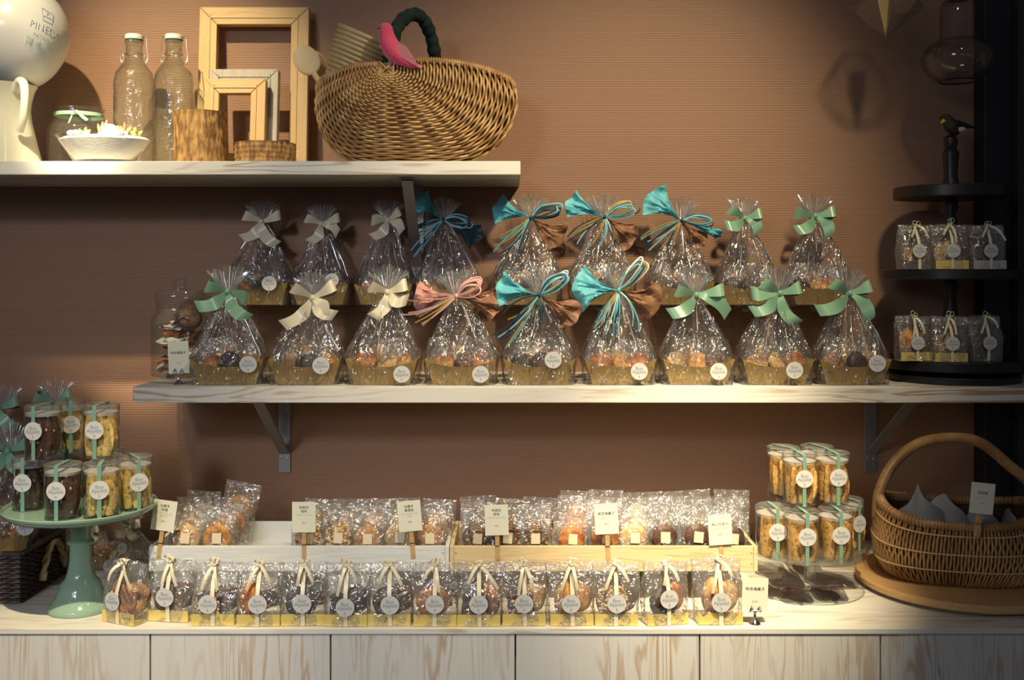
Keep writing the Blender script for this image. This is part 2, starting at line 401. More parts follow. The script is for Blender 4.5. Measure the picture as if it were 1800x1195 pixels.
_tc = {}
def text_geo(body, size, spacing=1.0, line=1.0, res=2):
    """lettering laid flat in x/z, facing -y, centred"""
    key = (body, size, spacing, line)
    if key in _tc: return _tc[key]
    cu = bpy.data.curves.new('t', 'FONT'); cu.body = body; cu.size = size; cu.align_x = 'CENTER'; cu.align_y = 'CENTER'
    cu.resolution_u = res; cu.space_character = spacing; cu.space_line = line
    o = bpy.data.objects.new('t', cu); COL.objects.link(o)
    dg = bpy.context.evaluated_depsgraph_get(); me = bpy.data.meshes.new_from_object(o.evaluated_get(dg))
    vs = [Vector((v.co.x, 0, v.co.y)) for v in me.vertices]; fs = [tuple(p.vertices) for p in me.polygons]
    bpy.data.objects.remove(o); bpy.data.curves.remove(cu); bpy.data.meshes.remove(me)
    _tc[key] = (vs, fs); return vs, fs

# ================================================================ the room
ZU, ZM, ZC = 1.587, 1.190, .849     # tops of upper shelf, middle shelf, counter
DS, DC = 1.82, 1.58                 # distance of the shelf fronts and of the counter front
YS, YC = PY(DS), PY(DC)
struct('wall_back', MB().box((-1.7, 0, 0), (2.2, .1, 2.9)), 'wall')
struct('floor', MB().box((-2.6, -5, -.1), (2.6, 0, 0)), 'floor')
struct('wall_right', MB().box((PX(1727, 2.05), -.05, 0), (PX(1776, 2.05), 0, 2.9), bev=.002).box((PX(1776, 2.05), -.07, 0), (2.2, 0, 2.9), 1), ['darkpanel', 'darkpanel2'])

def shelf(name, x0, x1, ztop, th, label):
    o = MB().box((x0, YS, ztop-th), (x1, -.001, ztop), bev=.0012).build(name, 'shelf', smooth=False)
    tag(o, label, 'shelf'); return o
shelf('wall_shelf', -1.35, .018, ZU, .024, 'short whitewashed plank shelf, the upper one holding bottles and frames')
shelf('wall_shelf', -.664, 1.35, ZM, .028, 'long whitewashed plank shelf in the middle, carrying the gift bags')
def bracket(px, ztop, label, hgt, depth=.22):
    t = thing('shelf_bracket', label, 'bracket', (PX(px, 2.08), 0, ztop), 0, 'steel shelf brackets')
    m = MB().box((-.012, -.005, -hgt), (.012, -.0005, 0), bev=.0006)
    for dx, dz in ((-.006, -hgt+.030), (.006, -hgt+.028)):
        m.lathe([(.0028, 0), (.0028, .0015), (.0014, .002)], 10, T=TR((dx, -.005, dz), PI/2, 0, 0))
    m.build('wall_plate', 'steel', t, False)
    MB().box((-.012, -depth-.01, -.004), (.012, -.0055, -.0005), bev=.0006).build('top_plate', 'steel', t, False)
    a = Vector((0, -.006, -hgt+.040)); b = Vector((0, -depth, -.005)); dv = (b-a).normalized(); nv = Vector((0, -dv.z, dv.y))
    rows = [[p+Vector((sx*.010, 0, 0))+nv*sn*.0022 for sx, sn in ((-1, -1), (1, -1), (1, 1), (-1, 1))] for p in (a, b)]
    MB().grid(rows, 0, True, None, True, True).build('brace', 'steel', t, False)
bracket(734, ZU-.024, 'steel bracket under the upper shelf, behind the back row of bags', .20)
bracket(499, ZM-.028, 'grey steel bracket under the middle shelf, above the white crate', .175)
bracket(1532, ZM-.028, 'dark steel bracket under the middle shelf, between the glass stand and the handled basket', .175)

# counter: continuous worktop over a row of door fronts
o = MB().box((-1.7, YC, ZC-.009), (1.7, -.001, ZC), bev=.001).build('countertop', 'shelf', smooth=False)
tag(o, 'pale whitewashed worktop running the whole width under the treat bags', 'countertop')
seams = [-60, 264, 581, 906, 1230, 1548, 1870]
sx = [PX(p, DC+.002) for p in seams]
names = ['at the far left end, under the dark wicker basket', 'under the green cake stand and first treat bags', 'under the clothes-pegged coffee brownie sign',
         'under the middle of the pine crate', 'under the glass cake stand', 'at the far right end, under the handled basket']
names = ['whitewashed cabinet with vertical grain under the jade cake stand, leftmost of the row', 'whitewashed cabinet under the white crate, second from the left end',
         'whitewashed cabinet below where the two crates meet, third from the left', 'whitewashed cabinet below the right half of the pine crate',
         'whitewashed cabinet below the glass cake stand', 'whitewashed cabinet below the round board and handled basket, rightmost of the row']
for i in range(6):
    x0, x1 = sx[i], sx[i+1]
    t = thing('base_cabinet', names[i], 'cabinet', ((x0+x1)/2, YC+.02, 0), 0, 'whitewashed counter cabinets')
    hw = (x1-x0)/2
    MB().box((-hw+.0005, .001, .0), (hw-.0005, .52, ZC-.0095)).build('carcass', 'whitewood', t, False)
    MB().box((-hw+.0012, -.018, .06), (hw-.0012, -.0002, ZC-.0105), bev=.0008).build('door', 'door', t, False)
# clear acrylic risers
def riser(x0, x1, y0, y1, z0, h, label, th=.003):
    m = MB().box((x0, y0, z0+h-th), (x1, y1, z0+h-.0002), bev=.0004)
    m.box((x0, y0, z0+.0002), (x0+th, y1, z0+h-th)); m.box((x1-th, y0, z0+.0002), (x1, y1, z0+h-th))
    return tag(m.build('display_riser', 'acrylic', None, False), label, 'riser', 'clear acrylic risers')
HR = .138
riser(PX(420, 1.96), PX(606, 1.96), -.135, -.012, ZM, HR, 'clear acrylic riser under the leftmost cream bow bags of the back row')
riser(PX(610, 1.96), PX(1284, 1.96), -.135, -.012, ZM, HR, 'long clear acrylic riser under the middle of the back row of bags')
riser(PX(1288, 1.96), PX(1500, 1.96), -.135, -.012, ZM, HR, 'clear acrylic riser under the green bow bags of the back row')

# ================================================================ crates
ZK = ZC+.052
def crate(x0, x1, mat, label, group='shallow wooden crates'):
    t = thing('wooden_crate', label, 'crate', (x0, PY(1.70), ZK), 0, group)
    W = x1-x0; D = .172; H = .041; th = .007
    m = MB().box((th, .0005, 0), (W-th, th, H), bev=.0006)
    for zx in (.012, .030):
        for xx in (.010, W-.010):
            m.lathe([(.0009, 0), (.0009, .0004)], 8, 1, TR((xx, .0005, zx), PI/2, 0, 0))
    m.build('front_board', [mat, 'inkblack'], t, False)
    MB().box((0, .0, 0), (th-.0003, D, H+.0002), bev=.0006).build('side_board', mat, t, False)
    MB().box((W-th+.0003, 0, 0), (W, D, H+.0002), bev=.0006).build('side_board', mat, t, False)
    MB().box((th, D-th, 0), (W-th, D-.0005, H), bev=.0006).build('back_board', mat, t, False)
    MB().box((th, th, 0), (W-th, D-th, .005)).build('bottom_board', mat, t, False)
    return t
XA, XB, XD = PX(262, 1.70), PX(790, 1.70), PX(1332, 1.70)
crate(XA, XB-.0005, 'whitewood', 'shallow white painted crate holding cookie packets, beside the pine crate')
crate(XB+.0005, XD, 'pine', 'shallow natural pine crate holding cookie packets, beside the white crate')
riser(XB+.02, PX(1218, 1.71), PY(1.715), PY(1.86), ZC, .050, 'low clear riser under the pine crate')
for px0, px1, lb in ((268, 486, 'white wooden block under the left half of the white crate'), (574, 700, 'white wooden block under the right half of the white crate')):
    tag(MB().box((PX(px0, 1.73), PY(1.735), ZC+.0002), (PX(px1, 1.73), PY(1.84), ZK-.0002), bev=.001).build('wooden_block', 'whitewood', None, False), lb, 'block', 'white blocks under the crate')

# ================================================================ price signs
def card_mesh(lines, w=.0385, h=.050):
    """lines: (text, size, z from the middle, material index)"""
    m = MB().box((-w/2, -.0004, -h/2), (w/2, .0004, h/2), 0)
    for body, size, z, mi in lines:
        vs, fs = text_geo(body, size); m.add([v+Vector((0, -.00062, z)) for v in vs], fs, mi)
    return m
CM = ['cardpaper', 'inkblack', 'inkred', 'ink']
def two(a, b, c, d, price):
    L = [(a, .0052, .0155, 1), (b, .0052, .0092, 1), (c, .0030, .0035, 3), (price, .0040, -.0095, 2)]
    if d: L.insert(3, (d, .0030, -.0006, 3))
    return L
def one(a, c, price, sz=.0056): return [(a, sz, .0085, 1), (c, .0028, .0015, 3), (price, .0040, -.0080, 2)]
def peg_mesh(h=.044):
    m = MB().box((-.0036, -.0045, 0), (.0036, -.0008, h), bev=.0005).box((-.0036, .0012, 0), (.0036, .0045, h), bev=.0005)
    m.box((-.0038, -.0047, h*.46), (.0038, .0047, h*.49), 1)
    return m
def pegged_sign(lines, px, py_c, d, tilt, zbot, label, dz_card=0):
    """card clipped in a clothes peg that straddles a board or rim"""
    cz = PZ(py_c, d-.006); x = PX(px, d-.006)
    t = thing('price_sign', label, 'price sign', (x, PY(d), zbot), 0, 'cream price signs')
    hh = cz-zbot
    R = rotm(0, tilt, 0)
    top = hh-.018
    pm = MB()
    h = max(.034, top)
    m = peg_mesh(h); o = m.build('clothes_peg', ['peg', 'inkblack'], t, False)
    o.rotation_euler = (0, tilt, 0); sh = math.tan(tilt)*hh
    o.location = (-sh, 0, 0)
    c = card_mesh(lines).build('card', CM, t, False, loc=(0, -.0052, hh)); c.rotation_euler = (0, tilt, 0)
    return t
DF = 1.7035
zb = ZK+.041-.019
pegged_sign(two('加蕾多', '柑橘', 'ガレットブルトンヌ', 'オレンジ', '$80'), 288, 906, DF, .14, zb, 'cream price sign for orange galette, tilted on the left end of the white crate')
pegged_sign(two('布朗尼', '咖啡', 'ブラウニーコーヒー', '', '$50'), 534, 909, DF, 0, zb-.003, 'upright cream price sign for coffee brownie on the middle of the white crate')
pegged_sign(two('加蕾多', '葡萄乾', 'ガレットブルトンヌ', 'レザン', '$80'), 720, 907, DF, -.09, zb, 'cream price sign for raisin galette, tilted, on the right part of the white crate')
pegged_sign(two('布朗尼', '原味', 'ブラウニーヴァニーユ', '', '$50'), 873, 914, DF, -.03, zb-.003, 'cream price sign for plain brownie on the left part of the pine crate')
pegged_sign(one('炭豆燒菓子', '黒豆パウンド', '$30'), 1066, 912, DF, -.05, zb-.006, 'cream price sign with one line of five characters, middle of the pine crate')
pegged_sign(one('夾心巧克力', 'ダブルショコラクッキー', '$30'), 1266, 931, DF, -.06, zb+.004, 'cream price sign for filled chocolate, right end of the pine crate')
def stand_sign(lines, px, py_c, zbase, d, tilt, label, h=.052, w=.040):
    cz = PZ(py_c, d); x = PX(px, d)
    t = thing('price_sign', label, 'price sign', (x, PY(d), zbase), 0, 'price signs in chrome holders')
    c = card_mesh(lines, w, h).build('card', CM, t, False, loc=(0, 0, cz-zbase)); c.rotation_euler = (0, tilt, 0)
    zc = cz-zbase-h/2
    m = MB().lathe([(.0085, .0003), (.0088, .001), (.0070, .004), (.0050, .006), (.0030, .0085), (.0022, .010), (.0022, zc-.002), (.0036, zc-.001), (.001, zc)], 20)
    m.tube([(-.0095, -.0015, zc+.001), (.0095, -.0015, zc+.001)], .0012, 6)
    for s in (-1, 1):
        m.tube(smooth_path([(s*.006, -.0018, zc), (s*.0085, -.003, zc+.003), (s*.006, -.0022, zc+.0075), (s*.0035, -.003, zc+.004)], 10), .0009, 5)
        m.ell((s*.006, -.0022, zc+.008), (.0016, .0016, .0016), 8)
        m.ell((s*.008, -.0022, zc+.0012), (.0022, .0018, .0022), 8)
    m.build('chrome_holder', 'chrome', t)
    return t
stand_sign(one('綜合燒菓子', '', '$150', .0060)[0:1]+[('$150', .0042, -.0105, 2)], 1327, 1045, ZC, 1.60, .03, 'cream price sign in a chrome holder, on the counter beside the last treat bag')
stand_sign([('綜合燒菓子', .0056, .008, 1), ('$120', .0040, -.0105, 2)], 314, 628, ZM, 1.855, -.04, 'cream price sign in a chrome holder, in front of the lidded glass jar', h=.058, w=.037)

# ================================================================ pastries (meshes shared by the bags and packets)
def pastry_disc(r=.026, h=.014, lump=.06, seed=1, hole=False):
    m = MB()
    prof = [(0.0005, 0), (r*.86, 0), (r*.97, h*.18), (r, h*.42), (r*.95, h*.70), (r*.78, h*.92), (r*.45, h*1.02), (.0005, h*1.05)]
    if hole: prof = [(r*.30, h*.3), (r*.42, 0), (r*.80, 0), (r*.98, h*.25), (r, h*.5), (r*.93, h*.8), (r*.70, h), (r*.45, h*.92), (r*.32, h*.65), (r*.30, h*.3)]
    m.lathe(prof, 28, 0, fn=lambda a, i, z: 1+lump*nz(math.cos(a)*2+seed, math.sin(a)*2, i*.6))
    if hole: m.m = [0]*len(m.f)
    return m
def nutty(r=.025, h=.016, seed=3, n=46, mi=1):
    m = pastry_disc(r, h, .10, seed); rr = random.Random(seed)
    for k in range(n):
        a = rr.random()*2*PI; q = r*math.sqrt(rr.random())*.92
        e = rr.uniform(.0022, .0042)
        m.ell((q*math.cos(a), q*math.sin(a), h*(1.02-.25*(q/r)**2)), (e, e*.7, e*.6), 6, mi, R=Euler((rr.random()*3, rr.random()*3, 0)).to_matrix())
    return m
def madeleine(l=.031, w=.019, h=.014):
    m = MB(); rows = []
    for i in range(13):
        t = i/12; row = []
        ww = w*(math.sin(PI*min(1, t*.93+.05)))**.62; y = (t-.5)*2*l
        hh = h*math.sin(PI*t)**.55
        for j in range(28):
            a = 2*PI*j/28; rid = 1+(.10*math.cos(a*9) if math.sin(a) > 0 else 0)
            row.append(Vector((ww*math.cos(a)*rid, math.sin(a)*(hh if math.sin(a) > 0 else hh*.55)*rid, y)))
        rows.append(row)
    m.grid(rows, 0, True, None, True, True)
    return m    # long axis z, ridged side +y
def brownie(w=.040, d=.020, h=.030, seed=2, nuts=10):
    m = MB(); rr = random.Random(seed)
    bm = bmesh.new(); bmesh.ops.create_cube(bm, size=1)
    bmesh.ops.subdivide_edges(bm, edges=list(bm.edges), cuts=5, use_grid_fill=True)
    for v in bm.verts:
        c = v.co; c2 = Vector((c.x*w, c.y*d, c.z*h)); k = nz(c2.x*90+seed, c2.y*90, c2.z*90)
        v.co = c2*(1+.10*k)
        L_ = max(abs(c.x), abs(c.y), abs(c.z))
        e = sum(1 for q in (c.x, c.y, c.z) if abs(q) > .45)
        if e >= 2: v.co *= .94
    bm.verts.index_update(); m.add([v.co.copy() for v in bm.verts], [[v.index for v in f.verts] for f in bm.faces]); bm.free()
    for k in range(nuts):
        e = rr.uniform(.002, .004)
        m.ell((rr.uniform(-.45, .45)*w, -d*.5, rr.uniform(-.4, .45)*h), (e, e*.6, e*.8), 6, 1)
    return m
PM = {}
def pm(key, mb, mats): PM[key] = mb.build(key, mats, mesh_only=True)
UP = rotm(PI/2, 0, 0)       # disc faces -y
def up(mb): mb.v = [tuple(UP @ Vector(v)) for v in mb.v]; return mb
pm('round_cookie', up(pastry_disc(.0265, .013, .04, 1)), ['cookie'])
pm('pale_cookie', up(pastry_disc(.0265, .014, .05, 2)), ['pale'])
pm('orange_cake', up(pastry_disc(.026, .018, .05, 4)), ['orange'])
pm('chocolate_cake', up(pastry_disc(.025, .018, .06, 5)), ['choc'])
pm('brown_cake', up(pastry_disc(.025, .018, .08, 6)), ['choc2'])
pm('nut_cake', up(nutty(.026, .016, 3)), ['choc2', 'nut'])
pm('almond_cake', up(nutty(.026, .016, 8, 70)), ['nut', 'almond'])
pm('ring_cake', up(pastry_disc(.027, .018, .04, 9, True)), ['orange'])
pm('ring_cookie', up(pastry_disc(.027, .016, .04, 10, True)), ['cookie'])
pm('madeleine', madeleine(), ['orange'])
pm('golden_madeleine', madeleine(), ['cookie'])
pm('brownie', brownie(), ['choc', 'nut'])
pm('walnut_brownie', brownie(.040, .022, .030, 5, 24), ['choc2', 'almond'])
pm('pound_cake', brownie(.042, .024, .026, 7, 0), ['cookie', 'nut'])
for k, me in PM.items(): me.name = k
PNAME = {k: ('cookie' if 'cookie' in k else 'cake') for k in PM}; PNAME['madeleine'] = PNAME['golden_madeleine'] = 'madeleine'; PNAME['brownie'] = PNAME['walnut_brownie'] = 'brownie'
def pastry(key, parent, loc, rot=(0, 0, 0), sc=1.0):
    return link(PNAME[key], PM[key], parent, loc, rot, (sc, sc, sc))
# round sticker
def sticker_mesh(r=.0150):
    m = MB().lathe([(r, 0), (r, .0003)], 36, 0, T=TR((0, 0, 0), PI/2, 0, 0))
    m.v = [(x, y, z) for x, y, z in m.v]
    for body, size, z in (('Bon', .0088*r/.015, .0048*r/.015), ('Appétit', .0088*r/.015, -.0012*r/.015)):
        vs, fs = text_geo(body, size, .92); m.add([v+Vector((0, -.00042, z)) for v in vs], fs, 1)
    k = r/.015
    m.lathe([(.0012*k, 0), (.0012*k, .0001)], 8, 1, TR((0, -.00036, -.0088*k), PI/2, 0, 0))
    m.box((-.0002*k, -.00045, -.0118*k), (.0002*k, -.0003, -.0085*k), 1); m.box((-.0022*k, -.00045, -.0121*k), (.0022*k, -.0003, -.0117*k), 1)
    return m.build('sticker', ['paper', 'ink'], mesh_only=True)
STK = sticker_mesh(); STKS = sticker_mesh(.0143)

# ================================================================ gift bags
def tri(x):
    x = x/(2*PI); x -= math.floor(x); return 4*abs(x-.5)-1
def tray_mesh(w=.128, d=.080, h=.046, dip=.014):
    """gold card tray, wider at the top, front and back edges cut in a shallow curve"""
    m = MB(); bw, bd = w*.77, d*.72
    def ring(t, inset, top):
        pts = []
        n = 10
        for side in range(4):
            for k in range(n):
                u = k/n*2-1
                if side == 0: p = (u, -1)
                elif side == 1: p = (1, u)
                elif side == 2: p = (-u, 1)
                else: p = (-1, -u)
                hh = h
                if side in (0, 2): hh = h-dip*(1-u*u)**.8 if top else h
                zz = t*hh+(.0008 if t == 0 else 0); f = zz/h
                a = bw/2+(w/2-bw/2)*f-inset; b = bd/2+(d/2-bd/2)*f-inset
                pts.append(Vector((p[0]*a, p[1]*b, zz)))
        return pts
    m.grid([ring(0, 0, False), ring(.5, 0, True), ring(1, 0, True), ring(1, .0010, True)], 0, True, cap0=True)
    m.grid([ring(1, .0010, True), ring(.5, .0012, True), ring(.05, .0012, True)], 1, True, cap1=True)
    return m
TRAY = tray_mesh().build('gold_tray', ['gold', 'goldin'], mesh_only=True)
def cello_mesh(seed, w=.127, d=.085, zn=.160, ht=.213, lean=0.0, fanw=.040):
    m = MB(); rr = random.Random(seed); N = 144; ph = rr.random()*6; off = rr.random()*50
    zs = [q if q < .05 else .05+(q-.05)*(zn-.05)/.110 for q in (.0006, .004, .014, .026, .038, .050, .062, .074, .086, .098, .110, .122, .132, .142, .149, .154, .160)]
    rows = []
    def shape(z):
        zb_ = .056 if zn > .13 else .040
        if z < zb_: a = w/2*(1.0+.07*math.sin(z/zb_*PI*.5)); b = d/2*(1+.05*z/zb_); e = 6-3*z/zb_
        else:
            t = min(1, (z-zb_)/(zn-zb_)); s = (1-t**1.12)*(1-.10*math.sin(PI*t))
            a = .0062+(w/2*1.07-.0062)*s; b = .0058+(d/2*1.05-.0058)*s; e = 3-1.0*t
        return a, b, e
    for z in zs:
        a, b, e = shape(z); t = max(0, (z-.055)/(zn-.055)); row = []
        for j in range(N):
            th = 2*PI*j/N; c, s = math.cos(th), math.sin(th)
            q = (abs(c)**e+abs(s)**e)**(-1/e)
            x, y = a*c*q, b*s*q
            crk = nz(c*2.2+off, s*2.2, z*22)*.0050*min(1, z/.03)*(1-t*.7)+nz(c*6+off, s*6, z*60)*.0022*min(1, z/.02)*(1-.6*t)
            pl = tri(11*th+ph+nz(c+off, s, z*8)*2.4)*(.0055*math.sin(min(1, t*1.1)*PI)**.8 if t > 0 else 0)+tri(24*th+ph+nz(c*2, s*2+off)*2)*.0016*t**.6
            k = 1+(crk+pl)/max(.012, math.hypot(x, y))
            row.append(Vector((x*k+lean*t*t, y*k, z)))
        rows.append(row)
    m.grid(rows, 0, True, cap0=True)
    def crease(pts, wd):
        if len(pts) > 1:
            wid = []
            for i, p in enumerate(pts):
                tg = pts[min(i+1, len(pts)-1)]-pts[max(i-1, 0)]; n = tg.cross(Vector((0, 1, 0)))
                wid.append(n.normalized()*wd if n.length > 1e-7 else Vector((wd, 0, 0)))
            m.strip(pts, wid, 2, thick=.00012)
    for k in range(20):    # sharp folds running down from the tie, whitish strips adding sparkle
        j = rr.randrange(N); i1 = rr.randint(9, 15); i0 = max(5, i1-rr.randint(2, 6))
        crease([rows[i][(j+(i1-i)*0) % N]*1.0+Vector((0, -.0002, 0)) for i in range(i1, i0, -1)], rr.uniform(.00025, .0006))
    # the gathered fan above the tie
    rows = [rows[-1]]
    for i, f in enumerate((.10, .28, .5, .75, 1.0)):
        row = []
        for j in range(N):
            th = 2*PI*j/N; c, s = math.cos(th), math.sin(th)
            k = tri(24*th+ph)*.5+.5
            rx = .0062+(fanw-.0062)*f**.8*(.50+.50*k)*(1+.12*nz(c*4+off, s*4)); ry = .0058+(fanw*.55)*f*(.35+.65*k)
            zz = zn+(ht-zn)*f*(.86+.14*k+.16*nz(c*3+off, s*3, 0)-.30*abs(c)**2*f)
            row.append(Vector((rx*c+lean, ry*s, zz)))
        rows.append(row)
    m.grid(rows, 1, True)
    for j in range(0, N, 3): crease([rows[i][j] for i in range(rr.choice((0, 1, 2)), rr.choice((4, 5, 6)))], rr.uniform(.00025, .0006))
    return m
def satin_bow(mats, loops, tails, w=.0235, mat=0):
    """loops/tails: (angle from +x in degrees, length, twist)"""
    m = MB()
    for ang, L, tw in loops:
        a = math.radians(ang); d = Vector((math.cos(a), 0, math.sin(a))); n = Vector((-d.z, 0, d.x)); path = []; wid = []
        K = 22
        for i in range(K+1):
            t = i/K; q = math.sin(PI*t)
            x = L*(q**.75); y = -.010*math.sin(2*PI*t)*1.1-.004
            up_ = .006*q*q*tw
            path.append(d*x+Vector((0, y-.004*q, 0))+n*(up_+.002*math.sin(2*PI*t)))
            ww = w*.5*(.28+.72*min(1, q*1.3))
            wid.append((n*math.cos(.35*tw)+Vector((0, math.sin(.35*tw), 0))*(1 if t < .5 else .6)).normalized()*ww)
        m.strip(path, wid, mat, thick=.0003)
    for ang, L, tw in tails:
        a = math.radians(ang); d = Vector((math.cos(a), 0, math.sin(a))); path = []; wid = []
        K = 16
        for i in range(K+1):
            t = i/K
            bend = tw*.010*math.sin(PI*t)
            n = Vector((-d.z, 0, d.x))
            path.append(d*(L*t)+n*bend+Vector((0, -.006-.010*math.sin(PI*t*.8)-.002*math.sin(t*9), 0)))
            ww = w*.5*(.30+.70*min(1, t*2.6))
            wid.append((n*math.cos(.3*math.sin(t*4))+Vector((0, .4*math.sin(t*5+tw), 0))).normalized()*ww)
        m.strip(path, wid, mat, thick=.0003)
        # swallow cut end: shear the last two rows
    R = Euler((0, .2, 0)).to_matrix(); m.ell((0, -.010, 0), (.0050, .0045, .0058), 12, mat, R=R)
    # band round the neck
    m.lathe([(.0072, -.003), (.0078, 0), (.0072, .003)], 16, mat, cap0=False, cap1=False)
    return m
def tissue_fan(a0, a1, L, seed, close=True, lift=-.004, bulge=.010):
    """crumpled sheet gathered at the origin and spreading between two angles"""
    m = MB(); rr = random.Random(seed); off = rr.random()*30; rows = []
    K, N = 18, 34
    for i in range(K+1):
        t = i/K; row = []
        for j in range(N+1):
            u = j/N; a = math.radians(a0+(a1-a0)*(u*(.25+.75*t)+.5*(1-(.25+.75*t))))
            ll = L*t*(1+.10*nz(u*3+off, 0, 0))*(1-.10*abs(u-.5)*2*t)
            y = lift-bulge*math.sin(PI*t)*(.6+.5*math.sin(u*PI))-.0026*tri(u*22+off+nz(u*3, t*2, off)*3)*(1-.8*t)*min(1, t*4)-.016*nz(u*3+off, t*3, 1)*t-.006*abs(nz(u*8+off, t*8, 4))*min(1, t*3)
            row.append(Vector((ll*math.cos(a), y, ll*math.sin(a)+.002*nz(u*5, t*5, off))))
        rows.append(row)
    back = [[p+Vector((0, .0008+.006*math.sin(PI*i/K), 0)) for p in r] for i, r in enumerate(rows)]
    m.grid(rows); m.grid(back)
    n = N+1
    m.grid([rows[-1], back[-1]])
    return m
def strands(spec, seed, r=.0016):
    """raffia: each (path points, material index)"""
    m = MB(); rr = random.Random(seed)
    for pts, mi in spec:
        p = smooth_path(pts, 20); wid = []
        for i in range(len(p)):
            t = (p[min(i+1, len(p)-1)]-p[max(i-1, 0)]).normalized()
            n = t.cross(Vector((0, 1, 0)))
            if n.length < .05: n = Vector((1, 0, 0))
            n = n.normalized()*math.cos(.5*math.sin(i*.3))+Vector((0, .4, 0))
            wid.append(n.normalized()*r)
        m.strip(p, wid, mi, thick=.0002)
    return m
def raffia_bow(seed, loop_ang, loop_len, tail_angs, cols, spread=1.0):
    rr = random.Random(seed); spec = []
    for k in range(7):
        a = math.radians(loop_ang+rr.uniform(-9, 9)); L = loop_len*rr.uniform(.82, 1.05); h = rr.uniform(.007, .013)
        d = Vector((math.cos(a), 0, math.sin(a))); n = Vector((-d.z, 0, d.x)); y = -.010-rr.uniform(0, .008)
        spec.append(([Vector((0, -.008, 0)), d*L*.5+n*h+Vector((0, y, 0)), d*L+n*h*.4+Vector((0, y, 0)), d*L*.95-n*h*.7+Vector((0, y-.004, 0)), d*L*.45-n*h*.8+Vector((0, y-.004, 0)), Vector((0, -.012, 0))], rr.choice(cols)))
    for a0, L0, cnt in tail_angs:
        for k in range(cnt):
            a = math.radians(a0+rr.uniform(-13, 13)*spread); L = L0*rr.uniform(.75, 1.1)
            d = Vector((math.cos(a), 0, math.sin(a))); n = Vector((-d.z, 0, d.x)); b = rr.uniform(-.006, .010)
            spec.append(([Vector((0, -.010, 0)), d*L*.35+n*b+Vector((0, -.018, 0)), d*L*.75+n*b+Vector((0, -.016, -.004)), d*L+Vector((0, -.012, -.010))], rr.choice(cols)))
    m = strands(spec, seed, .0014)
    m.ell((0, -.012, 0), (.0035, .0045, .0050), 10, cols[0])
    return m
BOWM = ['navy', 'teal', 'lightblue', 'ochre', 'whiteraffia', 'pink', 'palepink']
def gift_bag(px, pyb, d, zbase, neck, bowk, stick, contents, label, seed, scale=1.0, group=None, rotz=0, bow=None, toppx=None, kind='satin'):
    loc = (PX(px, d), PY(d), zbase)
    t = thing('gift_bag', label, 'gift bag', loc, rotz, group); t.scale = (scale,)*3
    rr = random.Random(seed)
    link('gold_tray', TRAY, t)
    lean = (PX(neck[0], d)-loc[0])/scale
    zn = (PZ(neck[1], d)-zbase)/scale
    cello_mesh(seed, zn=zn, ht=zn+.050, lean=lean).build('cellophane_wrap', ['cello', 'cellofan', 'crease'], t)
    # crumpled film of the small packets inside
    m = MB(); off = seed*3.1
    for k in range(3):
        zt_ = .082+.010*nz(off, k*3)
        m.lathe([(.018, .022), (.024, .032), (.026, .048), (.023, .062), (.017, zt_-.008), (.013, zt_)], 44, 0,
                TR(((k-1)*.033, .004, .002), 0, rr.uniform(-.2, .2), rr.random()*3), cap0=False, cap1=False, fn=lambda a, i, z: (abs(math.cos(a))**3+abs(math.sin(a))**3)**(-1/3)*(1+.30*nz(math.cos(a)*2.5+off+k, math.sin(a)*2.5, z*70)+.16*nz(math.cos(a)*7+off+k, math.sin(a)*7, z*120)), sx=1.0, sy=.72)
    m.build('inner_packet', 'pack', t)
    slots = [(-.034, -.008, .035), (.006, -.009, .036), (.034, -.006, .037), (-.010, .014, .046), (.030, .016, .044)]
    for k, key in enumerate(contents):
        x, y, z = slots[k]
        rot = (rr.uniform(-.7, -.25), rr.uniform(-.4, .4), rr.uniform(-.5, .5))
        pastry(key, t, (x+rr.uniform(-.004, .004), y, z+rr.uniform(-.002, .003)), rot, .80)
    s = link('round_sticker', STK, t)
    if stick:
        sx_, sz_ = PX(stick[0], d-.045), PZ(stick[1], d-.045)
        s.location = ((sx_-loc[0])/scale, -.0515, (sz_-zbase)/scale)
        if s.location.z > .055: s.location.y = -.049; s.rotation_euler = (-.18, 0, 0)
    # the bow
    bp = (lean, -.004, zn)
    if kind == 'satin':
        satin_bow(None, *bow, mat=0).build('satin_bow', bowk, t, loc=bp)
    else:
        a = bow
        for (a0, a1, L, mt) in a['fans']:
            tissue_fan(a0, a1, L*1.13, seed+int(a0)).build('tissue_paper', mt, t, loc=bp)
        raffia_bow(seed, a['loop'][0], a['loop'][1], a['tails'], a['cols']).build('raffia_bow', BOWM, t, loc=bp)
    return t
GF = 'gift bags in the front row of the middle shelf'; GB = 'gift bags in the back row on clear risers'
DF1, DB1 = 1.885, 2.020
C1 = ['orange_cake', 'chocolate_cake', 'round_cookie', 'pale_cookie']; C2 = ['golden_madeleine', 'chocolate_cake', 'round_cookie', 'pale_cookie', 'nut_cake']
C3 = ['orange_cake', 'pale_cookie', 'round_cookie', 'pale_cookie']; C4 = ['round_cookie', 'nut_cake', 'orange_cake', 'pale_cookie']
teal_l = [0, 1, 0, 1, 0, 3, 2]
def front(i, px, neck, st, mat, bow, cont, label, kind='satin', sc=1.0, sd=0, rz=0):
    gift_bag(px, 0, DF1, ZM, neck, mat, st, cont, label, 100+i+sd, sc, GF, rz, bow, kind=kind)
front(1, 405, (402, 512), (432, 640), 'green', ([(155, .038, 1), (-14, .038, -1)], [(206, .060, 1), (-52, .062, -1)]), C1, 'gift bag with mint bow, front row, leftmost, beside the glass jar', rz=.10)
front(2, 541, (551, 523), (563, 642), 'cream', ([(142, .040, 1), (22, .046, 1)], [(223, .072, 1), (-38, .052, -1), (-60, .045, 1)]), C2, 'gift bag with cream bow, front row, tails crossing low over its gold tray', rz=.04)
